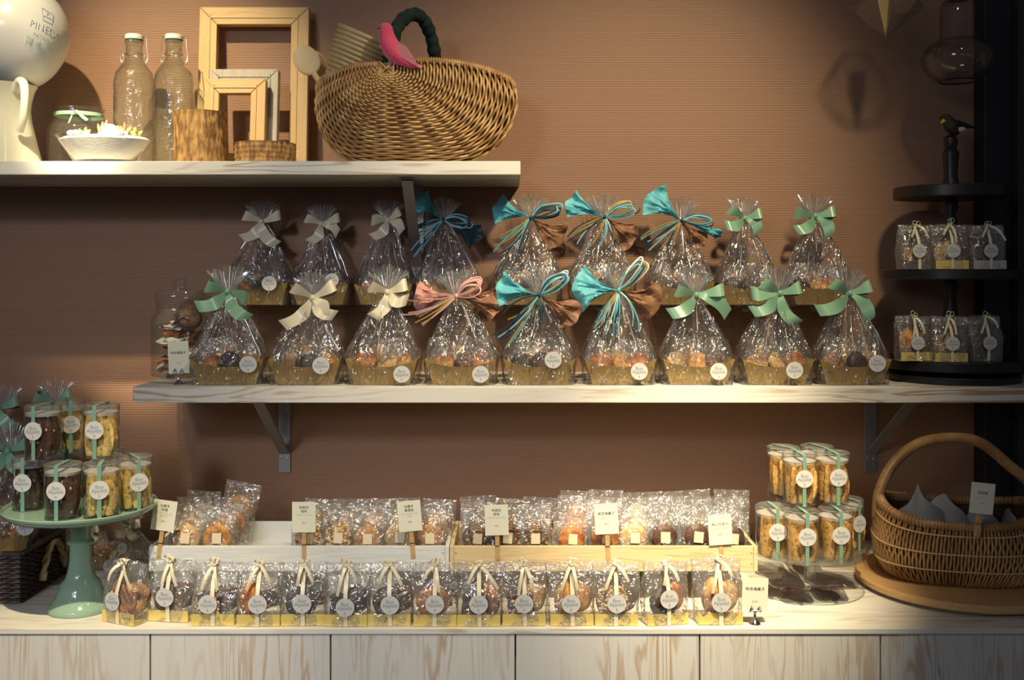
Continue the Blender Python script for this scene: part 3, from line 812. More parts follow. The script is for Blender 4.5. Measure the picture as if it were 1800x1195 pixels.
front(3, 675, (682, 513), (707, 657), 'cream', ([(150, .032, 1), (12, .038, 1)], [(240, .052, 1), (-20, .040, -1)]), C3, 'gift bag with cream bow in the front row, beside the pink bow bag')
front(4, 811, (803, 520), (845, 657), 'pink', dict(fans=[(158, 208, .070, 'pink'), (-38, 14, .074, 'brown'), (-20, 4, .055, 'pink')], loop=(28, .052), tails=[(190, .095, 6), (212, .080, 4)], cols=[6, 6, 5, 3]), C4, 'gift bag tied with pink tissue and raffia, front row', 'tissue')
front(5, 947, (948, 518), (972, 632), 'teal', dict(fans=[(145, 197, .072, 'teal'), (-62, -4, .074, 'brown')], loop=(32, .062), tails=[(222, .098, 8), (212, .070, 3), (-95, .05, 2)], cols=teal_l), ['chocolate_cake', 'brown_cake', 'golden_madeleine', 'pale_cookie'], 'gift bag with teal tissue bow, a dark cake and a high-set sticker, front row', 'tissue', sc=1.0)
front(6, 1087, (1086, 510), (1123, 652), 'teal', dict(fans=[(142, 212, .074, 'teal'), (-62, 14, .072, 'brown')], loop=(52, .068), tails=[(240, .080, 9), (262, .078, 4), (-72, .07, 2)], cols=[1, 1, 2, 4, 3, 0]), ['orange_cake', 'round_cookie', 'orange_cake', 'pale_cookie'], 'gift bag with bright teal tissue bow and tall raffia loop, front row', 'tissue')
front(7, 1222, (1222, 518), (1262, 652), 'green', ([(158, .036, 1), (4, .050, 1)], [(214, .060, 1), (-32, .066, 1)]), ['pale_cookie', 'round_cookie', 'nut_cake', 'round_cookie'], 'gift bag with mint bow, front row, next to the teal bow bags')
front(8, 1359, (1368, 515), (1395, 650), 'green', ([(140, .036, 1), (8, .038, 1), (186, .052, -1)], [(212, .062, 1), (-62, .062, -1)]), ['round_cookie', 'pale_cookie', 'orange_cake', 'round_cookie'], 'gift bag with mint bow, front row, between two other mint bow bags')
front(9, 1492, (1490, 515), (1540, 638), 'green', ([(140, .036, 1), (12, .040, 1)], [(207, .068, 1), (-56, .060, 1)]), ['orange_cake', 'chocolate_cake', 'golden_madeleine', 'pale_cookie'], 'gift bag with mint bow, front row, beside the black tiered stand')
def back(i, px, neck, st, mat, bow, cont, label, kind='satin', sc=.97, rz=0):
    gift_bag(px, 0, DB1, ZM+HR, neck, mat, st, cont, label, 200+i, sc, GB, rz, bow, kind=kind)
back(1, 458, (462, 390), (474, 498), 'cream', ([(150, .038, 1), (10, .042, 1)], [(222, .052, 1), (-55, .058, -1)]), C1, 'gift bag with cream bow in the back row, leftmost one on the risers', sc=.94)
back(2, 566, (566, 394), (583, 492), 'cream', ([(148, .036, 1), (10, .044, 1)], [(238, .048, 1), (-30, .044, 1)]), C2, 'gift bag with cream bow, back row, behind the front bag with the crossing tails', sc=.87)
back(3, 677, (683, 387), None, 'cream', ([(172, .036, 1), (25, .034, 1)], [(228, .052, 1), (-42, .042, 1)]), C3, 'gift bag with cream bow, back row, beside the shelf bracket', sc=.87)
back(4, 787, (780, 386), None, 'teal', dict(fans=[(118, 168, .066, 'teal'), (-48, -8, .078, 'navy')], loop=(-6, .058), tails=[(195, .07, 6), (222, .095, 5)], cols=[0, 0, 2, 1]), C4, 'gift bag with dark blue tissue bow in the shade of the bracket, back row', 'tissue', sc=.93)
back(5, 929, (933, 383), None, 'teal', dict(fans=[(138, 190, .068, 'teal'), (-76, -8, .070, 'brown')], loop=(18, .060), tails=[(212, .085, 4), (238, .080, 5)], cols=teal_l), C2, 'gift bag with teal tissue bow, back row, just past the upper shelf end', 'tissue', sc=1.0)
back(6, 1057, (1062, 382), None, 'teal', dict(fans=[(136, 180, .074, 'teal'), (-76, -10, .070, 'brown')], loop=(22, .066), tails=[(210, .080, 6), (-70, .05, 2), (252, .055, 3)], cols=teal_l), C1, 'gift bag with pointed teal tissue bow, back row, above the tall raffia loop', 'tissue')
back(7, 1194, (1196, 388), None, 'teal', dict(fans=[(112, 172, .076, 'teal'), (-84, -22, .060, 'brown'), (-28, -12, .078, 'teal')], loop=(2, .058), tails=[(205, .088, 7), (235, .068, 4)], cols=[0, 0, 1, 2, 3]), ['brown_cake', 'nut_cake', 'round_cookie', 'pale_cookie'], 'gift bag with teal tissue bow, back row, beside the smaller mint bow', 'tissue')
back(8, 1312, (1307, 384), None, 'green', ([(140, .036, 1), (8, .036, 1)], [(198, .044, 1), (-52, .042, 1)]), ['chocolate_cake', 'brown_cake', 'round_cookie', 'pale_cookie'], 'gift bag with small mint bow, back row, left of the last one', sc=.93)
back(9, 1436, (1430, 380), None, 'green', ([(165, .040, 1), (5, .040, 1)], [(215, .050, 1), (-58, .050, 1)]), ['chocolate_cake', 'round_cookie', 'orange_cake', 'pale_cookie'], 'gift bag with dusky green bow, back row, nearest the tiered stand', sc=.97)
# bags on the counter at the far left
def low_bag(px, d, z, neck, mat, label, sc, rz, seed, bow, st=None):
    return gift_bag(px, 0, d, z, neck, mat, st, C4, label, seed, sc, 'gift bags on the counter behind the jade cake stand', rz, bow, kind='satin')
GBOW = ([(150, .038, 1), (14, .042, 1)], [(215, .055, 1), (-45, .055, -1)])

# ================================================================ treat bags with a gold band
def treat_wrap(seed, w=.068, d=.038, h=.092):
    m = MB(); rr = random.Random(seed); off = seed*7.7; N = 48; rows = []
    tw = rr.uniform(-.004, .004)
    for z, f, g in ((.0005, 1.0, 1), (.006, 1.0, 1), (.018, 1.02, 1.0), (.032, 1.05, .96), (.046, 1.06, .88), (.058, 1.05, .70), (.068, 1.04, .50), (.076, 1.04, .30), (.083, 1.05, .14), (h, 1.06, .05)):
        row = []
        for j in range(N):
            th = 2*PI*j/N; c, s = math.cos(th), math.sin(th); e = 5
            q = (abs(c)**e+abs(s)**e)**(-1/e); x = w/2*f*c*q; y = d/2*g*s*q
            k = nz(c*2+off, s*2, z*45)*.0040*min(1, z/.02)+nz(c*6+off, s*6, z*110)*.0016*min(1, z/.01)
            row.append(Vector((x+k*c+tw*(z/h)**2, y+k*s*1.0+.006*(z/h)**2, z+.003*nz(c*2, off)*(z/h)**3)))
        rows.append(row)
    m.grid(rows, 0, True, cap0=True)
    # folded flap over the front of the top edge
    fr = []
    for i, (y, z) in enumerate(((.004, h), (-.0005, h-.002), (-.0035, h-.010), (-.0045, h-.018))):
        fr.append([Vector((w*.52*u+tw, y-.002*nz(u*4+off, i), z+.0015*nz(u*3, off))) for u in [k/12*2-1 for k in range(13)]])
    m.grid(fr, 0)
    return m
def band_mesh(w=.066, d=.036, h=.018):
    m = MB(); K = 33; top = []
    for j in range(K):
        u = j/(K-1)*2-1; top.append(Vector((u*w/2, -d/2-.0006, h+(.0010 if j % 2 else -.0002))))
    m.grid([[Vector((p.x, p.y, .0008)) for p in top], top, [p+Vector((0, .0006, 0)) for p in top], [Vector((p.x, p.y+.0006, .0008)) for p in top]])
    m.box((-w/2, -d/2, .0006), (w/2, d/2, .0016))
    return m
BAND = band_mesh().build('gold_band', 'goldband', mesh_only=True)
SBAND = band_mesh().build('silver_band', 'silvercard', mesh_only=True)
def treat_ribbon(seed, style=0):
    rr = random.Random(seed); m = MB()
    sx_ = rr.uniform(-.002, .002)
    prof = [(-.0205, .0008), (-.0212, .018), (-.0222, .034), (-.0215, .050), (-.0150, .066), (-.0070, .080), (-.002, .0925), (.004, .0945), (.008, .085)]
    m.strip([Vector((sx_*(1-z/.09), y, z)) for y, z in prof], [Vector((.0031, 0, 0)) for _ in prof], 0, thick=.00025)
    top = Vector((0, -.006, .091)); n = rr.choice((2, 3))
    for k in range(2):   # two hanging ends
        sgn = -1 if k == 0 else 1
        L = rr.uniform(.024, .046); a = math.radians(-90+sgn*rr.uniform(8, 48)); dd = Vector((math.cos(a), 0, math.sin(a)))
        p = [top+dd*L*t+Vector((0, -.012*math.sin(PI*t*.7)-.006*t, .006*math.sin(PI*t))) for t in [i/8 for i in range(9)]]
        m.strip(p, [(Vector((-dd.z, 0, dd.x))*.0024 if i else Vector((.0015, 0, 0))) for i in range(9)], 0, thick=.00025)
    for k in range(rr.choice((1, 2, 2))):   # small loops standing up
        a = math.radians(90+(-1)**k*rr.uniform(15, 50)); L = rr.uniform(.008, .015); dd = Vector((math.cos(a), 0, math.sin(a))); nn = Vector((-dd.z, 0, dd.x))
        p = [top+dd*L*math.sin(PI*t)+nn*.004*math.sin(2*PI*t)+Vector((0, -.004, 0)) for t in [i/12 for i in range(13)]]
        m.strip(p, [Vector((.3, 1, .2)).normalized()*.0022]*13, 0, thick=.00025)
    m.ell(top+Vector((0, -.003, 0)), (.003, .003, .0026), 8)
    return m
TW = [treat_wrap(s).build('clear_wrap', 'pack', mesh_only=True) for s in range(6)]
TRB = [treat_ribbon(s+20).build('raffia_ribbon', 'cream', mesh_only=True) for s in range(8)]
def treat_bag(k, x, y, z, rz, cont, label, group, band=BAND, sdx=0, sdz=0, sc=1.0):
    t = thing('treat_bag', label, 'treat bag', (x, y, z), rz, group); t.scale = (sc,)*3
    link('clear_wrap', TW[k % len(TW)], t)
    if band: link('gold_band' if band is BAND else 'silver_band', band, t)
    link('raffia_ribbon', TRB[(k*3) % len(TRB)], t)
    s = link('round_sticker', STKS, t, (sdx, -.0240, .036+sdz))
    rr = random.Random(k+40)
    if cont[0] in ('madeleine', 'golden_madeleine'): pastry(cont[0], t, (-.008+rr.uniform(-.006, .006), -.004, .036), (0, rr.uniform(-.12, .12), PI+rr.uniform(-.3, .3)), 1.0)
    elif 'brown' in cont[0] and 'cake' not in cont[0] or cont[0] == 'pound_cake': pastry(cont[0], t, (-.005, -.004, .030), (0, rr.uniform(-.1, .1), rr.uniform(-.2, .2)), 1.0)
    else: pastry(cont[0], t, (-.004, -.004+.008, .032), (-.1, 0, rr.uniform(-.3, .3)), 1.0)
    if len(cont) > 1:
        k2 = cont[1]
        if 'madeleine' in k2: pastry(k2, t, (.017, .006, .035), (0, .15, PI-.5), .9)
        elif 'brown' in k2 and 'cake' not in k2: pastry(k2, t, (.014, .008, .036), (0, -.2, .35), .8)
        else: pastry(k2, t, (.012, .010, .036), (-.1, .3, .5), .85)
    return t
TG = 'treat bags with gold bands along the counter edge'
rows_ = [(218, 1098, ['ring_cake', 'ring_cookie'], -.42, 'a ring cake, leftmost of the row beside the jade stand'),
         (303, 1094, ['nut_cake', 'brown_cake'], -.12, 'nut-speckled cake, second from the left end of the row'),
         (379, 1101, ['walnut_brownie', 'brown_cake'], 0, 'brown nutty cake and left-leaning ribbon, below the gap in the white crate'),
         (458, 1102, ['madeleine', 'brownie'], .02, 'an orange madeleine and a dark brownie, below the white crate'),
         (535, 1101, ['chocolate_cake', 'brownie'], .03, 'chocolate cakes, ribbon hanging over its sticker, below the coffee brownie sign'),
         (611, 1102, ['brownie', 'chocolate_cake'], -.02, 'dark cakes and a low-set sticker, below the middle of the white crate'),
         (686, 1101, ['brown_cake', 'nut_cake'], 0, 'brown cake and curling ribbon, second bag left of where the crates meet'),
         (766, 1102, ['orange_cake', 'walnut_brownie'], 0, 'brown cakes and looped tie, standing where the two crates meet'),
         (842, 1102, ['brownie', 'madeleine'], 0, 'tall orange madeleine behind its sticker, first under the pine crate'),
         (921, 1101, ['walnut_brownie', 'pale_cookie'], 0, 'nutty brownie and ribbon curling right, below the plain brownie sign'),
         (1004, 1101, ['golden_madeleine', 'round_cookie'], .02, 'golden madeleine, just left of the one below the five-character sign'),
         (1082, 1101, ['almond_cake', 'brown_cake'], 0, 'pale almond cake and two spread ribbon ends, below the five-character sign'),
         (1168, 1100, ['chocolate_cake', 'orange_cake'], .18, 'dark cake, turned slightly, second from the right end of the row'),
         (1262, 1099, ['golden_madeleine', 'pale_cookie'], .03, 'upright golden madeleine, rightmost of the row beside the chrome sign holder')]
for k, (px, py, cont, rz, lb) in enumerate(rows_):
    dd = (EYE-ZC)*FPX/(py-470); sc = 1.0 if k not in (13,) else 1.05
    treat_bag(k, PX(px+(4 if k == 0 else 0), dd+.018), PY(dd)+.020, ZC, rz, cont, 'treat bag with '+lb, TG, sdx=(-.006, -.002, -.006, 0, 0, 0, .002, 0, 0, 0, -.002, 0, .0, 0)[k], sdz=(.0, .004, -.001, 0, 0, -.005, -.002, 0, 0, 0, 0, 0, .006, -.001)[k], sc=sc)

# ================================================================ packets in the crates
def packet_wrap(seed, w=.060, h=.084):
    m = MB(); off = seed*5.3; N = 22; K = 16; f = []; b = []
    for i in range(K+1):
        v = i/K; rf = []; rb = []
        for j in range(N+1):
            u = j/N*2-1; g = max(0, math.sin(PI*min(1, v*1.25)))**.6 if v < .8 else 0
            bul = .012*g*(1-u*u)**.5*(1 if v < .8 else 0)+.0006
            k = nz(u*3+off, v*4, 0)*.004+nz(u*8+off, v*9, 3)*.0022
            x = w/2*u*(1+.04*nz(v*3, off)); z = v*h
            rf.append(Vector((x, -bul+k, z))); rb.append(Vector((x, bul+k, z)))
        f.append(rf); b.append(rb)
    m.grid(f); m.grid(b); m.grid([f[-1], b[-1]])
    return m
PW = [packet_wrap(s).build('clear_wrap', 'pack', mesh_only=True) for s in range(6)]
SEAL = MB().box((-.0075, -.0003, -.0085), (.0075, .0003, .0085)).build('square_sticker', simple('buff_sticker_paper', (.74, .62, .42), .6), mesh_only=True)
def packet(k, px, d, key, label, group, tilt=0, lean=.12, dz=0, sc=1.0):
    z = ZK+.0055+dz
    t = thing('cookie_packet', label, 'cookie packet', (PX(px, d), PY(d), z), 0, group)
    t.rotation_euler = (-lean, tilt, 0); t.scale = (sc,)*3
    link('clear_wrap', PW[k % 6], t)
    if 'madel' in key or key in ('brownie', 'walnut_brownie', 'pound_cake'): pastry(key, t, (0, .0, .034), (0, .2, 0 if 'brown' in key else PI), .82)
    else: pastry(key, t, (0, .004, .039), (0, 0, 0), .92)
    link('square_sticker', SEAL, t, (.002, -.0150, .041), (0, .05, 0))
    return t
rp = random.Random(11); kk = 0
colsL = [(326, 'pale_cookie', 'pale iced cookie', 4), (384, 'ring_cookie', 'almond ring cookie', 4), (541, 'almond_cake', 'coffee brownie', 3), (594, 'almond_cake', 'crumbly nut-topped brownie', 3),
         (648, 'round_cookie', 'golden round galette', 3), (700, 'pale_cookie', 'golden oval galette', 3), (757, 'round_cookie', 'raisin galette', 3)]
colsR = [(836, 'nut_cake', 'pecan-topped brownie', 3), (889, 'nut_cake', 'dark nutty brownie', 3), (941, 'nut_cake', 'walnut-topped brownie', 3), (1004, 'orange_cake', 'orange-brown pound cake', 4),
         (1062, 'orange_cake', 'golden bean cake', 4), (1114, 'pale_cookie', 'pale glazed cake', 4), (1168, 'brown_cake', 'sugared brown cake', 4), (1222, 'brown_cake', 'pale filled chocolate cake', 4), (1285, 'chocolate_cake', 'chocolate cookie', 4)]
ordw = ['second', 'third', 'rearmost']
wherew = {326: 'at the left end of the white crate', 384: 'left of the gap in the white crate', 541: 'right of the gap in the white crate', 594: 'centre right of the white crate', 648: 'left of the raisin galette sign', 700: 'behind the raisin galette sign', 757: 'at the right end of the white crate',
          836: 'at the left end of the pine crate', 889: 'beside the plain brownie sign', 941: 'centre left of the pine crate', 1004: 'left of the five-character sign', 1062: 'behind the five-character sign', 1114: 'right of the five-character sign', 1168: 'right half of the pine crate', 1222: 'left of the filled chocolate sign', 1285: 'at the right end of the pine crate'}
for cols, grp in ((colsL, 'cookie packets in the white crate'), (colsR, 'cookie packets in the pine crate')):
    for px, key, nm, n in cols:
        for r in range(n):
            d = 1.733+r*.036+rp.uniform(-.002, .002)
            lab = 'packet of %s, front one, %s' % (nm, wherew[px]) if r == 0 else 'packet of %s, %s in line %s' % (nm, 'rearmost' if r == n-1 else ordw[r-1], wherew[px])
            packet(kk, px+(rp.uniform(-5, 5) if r else 0)+(4-(px-897)*.01)*r, d, key, lab, grp, tilt=rp.uniform(-.07, .07)+(.22 if px == 384 and r == 3 else 0), lean=.10+rp.uniform(0, .03), dz=.0+r*.003+(.014 if px == 384 and r == 3 else 0), sc=1.0+rp.uniform(-.03, .05))
            kk += 1

# ================================================================ biscotti tubs
def tub_parts(h=.084, r=.0275):
    body = MB().lathe([(.0005, .0006), (r-.001, .0006), (r, .002), (r, h*.965)], 36, 0, cap0=False, cap1=False)
    lid = MB().lathe([(r+.0006, h-.011), (r+.0006, h-.001), (r-.001, h), (r-.004, h-.002), (.0005, h-.002)], 36, 0, cap0=False, cap1=False)
    disc = MB().lathe([(r-.0015, h-.0165), (r-.0012, h-.0125), (.0005, h-.0135)], 30, 0, cap0=False, cap1=False)
    rb = MB(); p = []
    for y, z in ((-r-.0008, .0005), (-r-.0008, h*.5), (-r-.0014, h-.010), (-r-.0012, h+.0004), (-r*.5, h+.0008), (0, h+.0006), (r*.6, h+.0006), (r+.0008, h), (r+.0008, h*.5), (r+.0008, .0005)):
        p.append(Vector((0, y, z)))
    rb.strip(p, [Vector((.0030, 0, 0))]*len(p), 0, thick=.0002)
    return body, lid, disc, rb
_b, _l, _d, _r = tub_parts()
TUB = (_b.build('tub_wall', 'tub', mesh_only=True), _l.build('lid', 'tublid', mesh_only=True), _d.build('lid_insert', 'insert', mesh_only=True), _r.build('ribbon', 'greenthin', mesh_only=True))
def biscotti_stick(seed):
    m = MB(); rr = random.Random(seed); rows = []; L = .062*rr.uniform(.92, 1.05)
    for i in range(11):
        t = i/10; ww = .0112*(max(.05, math.sin(PI*(t*.86+.07)))**.45); row = []
        for j in range(12):
            a = 2*PI*j/12; e = 3.5; c, s = math.cos(a), math.sin(a); q = (abs(c)**e+abs(s)**e)**(-1/e)
            k = 1+.10*nz(c*2+seed, s*2, t*6)
            row.append(Vector((ww*c*q*k+.002*math.sin(PI*t), .0048*s*q*k, t*L)))
        rows.append(row)
    m.grid(rows, 0, True, cap0=True, cap1=True)
    for k in range(9):
        z = rr.uniform(.1, .9)*L; e = rr.uniform(.0012, .0024); sd = rr.choice((-1, 1))
        m.ell((rr.uniform(-.006, .006), sd*.0046, z), (e, e*.5, e*1.4), 6, 1)
    return m
BST = {c: [biscotti_stick(s).build('biscotti', [c, n], mesh_only=True) for s in range(3)] for c, n in (('biscotti', 'pistachio'), ('biscottiy', 'pistachio'), ('biscottid', 'almond'))}
def tub(x, y, z, rz, kind, label, group, face=0):
    t = thing('biscotti_tub', label, 'biscotti tub', (x, y, z), rz, group)
    for nm, me in zip(('tub_wall', 'lid', 'lid_insert', 'ribbon'), TUB): link(nm, me, t)
    link('round_sticker', STKS, t, (.0, -.0290, .046))
    rr = random.Random(int(x*9999)+int(z*999)); n = 0
    for i in range(3):
        for (xx, yy) in (((-.0135, -.013), (.0125, -.014)), ((-.0150, -.001), (.001, -.0175), (.0145, -.002)), ((-.010, .012), (.010, .013), (.0, .002)))[i]:
            a = math.atan2(yy, xx)
            o = link('biscotti', BST[kind][n % 3], t, (xx*.98, yy*.92, .004), (rr.uniform(-.06, .06), rr.uniform(-.06, .06), rr.choice((.15, .3, -.3, -.8, .9))+.0), (.95, .95, 1.0*rr.uniform(.93, 1.04)))
            n += 1
    return t
# ================================================================ jade cake stand
t = thing('cake_stand', 'jade green glass pedestal cake stand holding the stacked biscotti tubs', 'cake stand', (PX(142, 1.672), PY(1.672), ZC))
PZG = 1.013-ZC
MB().lathe([(.0, .0005), (.049, .0005), (.0505, .004), (.0495, .008), (.0455, .013), (.038, .022), (.0335, .034), (.030, .044), (.024, .050), (.0205, .060), (.0175, .078), (.0165, .098), (.0168, .104), (.0205, .107), (.0205, .110), (.0165, .113), (.0158, .118), (.0162, .150), (.018, PZG-.010)], 48, cap1=False).build('pedestal', 'greenglass', t)
MB().lathe([(.0185, PZG-.010), (.060, PZG-.0085), (.108, PZG-.0075), (.1155, PZG-.003), (.1180, PZG+.001), (.1182, PZG+.0045), (.1172, PZG+.0055), (.1158, PZG+.0040), (.1140, PZG), (.0005, PZG)], 72, cap1=False).build('plate', 'greenglass', t)
GT = 'biscotti tubs on the jade cake stand'
zt = 1.0133
def tubp(px, d, z, rz, kind, label, group): return tub(PX(px, d), PY(d), z, rz, kind, label, group)
tubp(54, 1.665, zt, .0, 'biscottid', 'tub of chocolate biscotti on the jade stand, bottom layer at its left edge', GT)
tubp(111, 1.605, zt, .05, 'biscottid', 'tub of chocolate biscotti at the very front of the jade stand, bottom layer', GT)
tubp(179, 1.612, zt, .25, 'biscottiy', 'tub of lemon coloured biscotti at the front of the jade stand, bottom layer', GT)
tubp(236, 1.665, zt, .6, 'biscottiy', 'tub of lemon coloured biscotti at the right edge of the jade stand, bottom layer', GT)
tubp(120, 1.745, zt, .3, 'biscottiy', 'tub of pale biscotti behind the front tubs on the jade stand, bottom layer', GT)
tubp(186, 1.742, zt, -.3, 'biscottiy', 'tub of pale biscotti at the back right of the jade stand, bottom layer', GT)
zt2 = zt+.0858
tubp(76, 1.640, zt2, -.1, 'biscottid', 'tub of chocolate biscotti, the only dark one in the top layer', GT)
tubp(178, 1.650, zt2, .02, 'biscottiy', 'tub of lemon coloured biscotti, right one of the top layer', GT)
tubp(121, 1.705, zt2, .5, 'biscottiy', 'tub of lemon coloured biscotti at the back of the top layer', GT)
# ================================================================ glass cake stand
t = thing('cake_stand', 'clear glass footed cake stand with a raised rim, holding stacked biscotti tubs', 'cake stand', (PX(1424, 1.742), PY(1.742), ZC))
gp = .924-ZC
MB().lathe([(.0005, .004), (.020, .003), (.040, .0012), (.0465, .0005), (.0475, .0022), (.040, .0045), (.022, .0085), (.012, .013), (.0095, .020), (.0092, gp-.012), (.013, gp-.005)], 48, cap0=False, cap1=False).build('foot', 'glass', t)
MB().lathe([(.013, gp-.005), (.080, gp-.004), (.090, gp-.0025), (.0935, gp+.004), (.0950, gp+.014), (.0940, gp+.014), (.0915, gp+.004), (.088, gp-.0005), (.0005, gp-.0005)], 64, cap0=False, cap1=False).build('plate', 'glass', t)
GT = 'biscotti tubs on the glass cake stand'; zt = .9243
tubp(1358, 1.708, zt, .05, 'biscotti', 'tub of golden biscotti on the glass stand, left end of the bottom layer', GT)
tubp(1409, 1.678, zt, .05, 'biscotti', 'tub of golden biscotti at the front of the glass stand, middle of the bottom layer', GT)
tubp(1469, 1.688, zt, .0, 'biscotti', 'tub of golden biscotti on the glass stand, bottom layer, right of the front one', GT)
tubp(1488, 1.760, zt, .5, 'biscotti', 'tub of golden biscotti half hidden at the right rim of the glass stand', GT)
tubp(1392, 1.772, zt, .3, 'biscotti', 'tub of golden biscotti at the back left of the glass stand, bottom layer', GT)
zt2 = zt+.0858
tubp(1405, 1.712, zt2, .02, 'biscotti', 'tub of golden biscotti in the top layer on the glass stand, front left', GT)
tubp(1463, 1.722, zt2, .05, 'biscotti', 'tub of golden biscotti in the top layer on the glass stand, front right', GT)
tubp(1377, 1.772, zt2, .45, 'biscotti', 'tub of golden biscotti in the top layer on the glass stand, back left', GT)
tubp(1436, 1.782, zt2, .3, 'biscotti', 'tub of golden biscotti at the back of the top layer on the glass stand', GT)

# ================================================================ far left: dark basket and bags
bx1, bx0 = -.800, -1.16; by0, by1 = PY(1.694), PY(1.868)
t = thing('wicker_basket', 'dark brown rectangular wicker basket with pale rope handle, at the left end of the counter', 'basket', ((bx0+bx1)/2, (by0+by1)/2, ZC))
W2, D2, H2 = (bx1-bx0)/2, (by1-by0)/2, .083
m = MB()
for (lo, hi) in (((-W2+.004, -D2+.004, .001), (W2-.004, -D2+.007, H2-.003)), ((-W2+.004, D2-.007, .001), (W2-.004, D2-.004, H2-.003)), ((-W2+.004, -D2+.004, .001), (-W2+.007, D2-.004, H2-.003)), ((W2-.007, -D2+.004, .001), (W2-.004, D2-.004, H2-.003)), ((-W2+.004, -D2+.004, .001), (W2-.004, D2-.004, .004))):
    m.box(lo, hi)
per = 2*(2*W2+2*D2)
def perim(q):
    q = q % 1*4*(W2+D2)
    for a, b, L, n in (((-W2, -D2), (W2, -D2), 2*W2, (0, -1)), ((W2, -D2), (W2, D2), 2*D2, (1, 0)), ((W2, D2), (-W2, D2), 2*W2, (0, 1)), ((-W2, D2), (-W2, -D2), 2*D2, (-1, 0))):
        if q <= L: return Vector((a[0]+(b[0]-a[0])*q/L, a[1]+(b[1]-a[1])*q/L, 0)), Vector((n[0], n[1], 0))
        q -= L
    return Vector((-W2, -D2, 0)), Vector((0, -1, 0))
NR = 20
for k in range(NR):
    z = .003+k*(H2-.006)/(NR-1); pth = []
    for i in range(220):
        p, n = perim(i/220); pth.append(p*.985+n*(.0018*math.sin(i*PI/2.2+k*PI))+Vector((0, 0, z+.0006*nz(i*.3, k))))
    m.tube(pth, .0021, 5, closed=True)
m.build('woven_body', 'darkwicker', t)
m = MB(); pth = [perim(i/120)[0]+Vector((0, 0, H2)) for i in range(120)]; m.tube(pth, .0045, 7, closed=True); m.build('rim', 'darkwicker', t)
m = MB()
for ph in (0, PI):
    m.tube([Vector((W2+.004+.003*math.cos(i*.7+ph), -.02+.09*i/30+.003*math.sin(i*.7+ph)+.0, .074-.055*abs(i/30*2-1)**2)) for i in range(31)], .0042, 6)
m.build('rope_handle', 'rope', t)
MB().box((-W2+.009, -D2+.009, .060), (W2-.009, D2-.009, .063)).build('card_liner', 'gold', t, False)
low_bag(2, 1.775, ZC+.0635, (18, 790), 'green', 'gift bag with pale mint bow standing in the dark wicker basket', .95, .1, 301, GBOW, (38, 927))
riser(PX(-80, 1.98), PX(178, 1.98), PY(1.945), PY(2.045), ZC, .140, 'clear riser behind the jade cake stand')
low_bag(103, 1.995, ZC+.140, (97, 706), 'green', 'gift bag whose clear gathered top shows just above the biscotti tubs', .93, 0, 302, GBOW)
low_bag(-20, 1.995, ZC+.140, (4, 716), 'green', 'gift bag with dark green bow cut by the left edge, above the basket', .93, 0, 303, GBOW)
low_bag(148, 1.905, ZC, (158, 932), 'cream', 'low gift bag with dark cakes directly behind the jade pedestal', .78, .3, 304, ([(160, .02, 1), (14, .02, 1)], [(200, .03, 1), (-45, .03, -1)]), (176, 1000))
low_bag(240, 1.835, ZC, (232, 925), 'cream', 'low gift bag with gold tray between the jade pedestal and white crate', .62, -.2, 305, ([(160, .03, 1), (14, .03, 1)], [(200, .05, 1), (-45, .04, -1)]), (214, 968))

# ================================================================ upper shelf
# balloon and pitcher
bc = P(27, 62, 1.915); br = .0955
t = thing('balloon', 'white printed balloon resting in the cream pitcher', 'balloon', bc)
m = MB(); prof = []
for i in range(33):
    a = -PI/2+PI*i/32; z = br*1.06*math.sin(a); r = br*math.cos(a)
    if a < 0: r *= 1-.06*math.sin(-a*2)
    prof.append((max(r, .0004), z if a > -1.45 else z-.004))
m.lathe(prof, 64); m.build('latex_skin', 'balloon', t, angle=80)
m = MB()
def on_ball(v, u0, v0, tilt=-.20, R=br*1.012):
    u = v.x*math.cos(tilt)-v.z*math.sin(tilt)+u0; w_ = v.x*math.sin(tilt)+v.z*math.cos(tilt)+v0
    lon = u/br; lat = w_/br
    rr = 1.0-(.03 if lat < 0 else 0)*min(1, -lat*2 if lat < 0 else 0)
    return Vector((R*rr*math.cos(lat)*math.sin(lon), -R*rr*math.cos(lat)*math.cos(lon), R*1.055*math.sin(lat)))
for body, size, dz, mi in (('PINÈDE', .0150, .0125, 0), ('PATISSERIE', .0070, -.001, 1), ('隆重開幕', .0140, -.014, 1), ('歡迎光臨', .0075, -.0265, 0)):
    vs, fs = text_geo(body, size, 1.15); m.add([on_ball(v+Vector((0, 0, dz)), (.090), -.012) for v in vs], fs, mi)
def lineq(x0, z0, x1, z1, w=.0007):
    d = Vector((x1-x0, 0, z1-z0)); n = Vector((-d.z, 0, d.x)).normalized()*w; K = 6; A = []; B = []
    for i in range(K+1):
        p = Vector((x0, 0, z0))+d*(i/K); A.append(on_ball(p-n, .090, -.012)); B.append(on_ball(p+n, .090, -.012))
    m.grid([A, B], 0)
for q in ((-.010, .048, -.006, .026), (-.006, .026, .012, .026), (.012, .026, .014, .044), (.014, .044, -.010, .048), (-.007, .034, .012, .034), (-.020, -.034, .022, -.034)): lineq(*q)
vs, fs = text_geo('P', .010); m.add([on_ball(v+Vector((.002, 0, .040)), .090, -.012) for v in vs], fs, 0)
m.build('printed_lettering', ['inkblue', 'inkblue'], t, False)
t = thing('pitcher', 'cream enamel pitcher with handle facing out, holding the balloon', 'pitcher', (PX(5, 1.905), PY(1.905), ZU))
hp = PZ(152, 1.905)-ZU
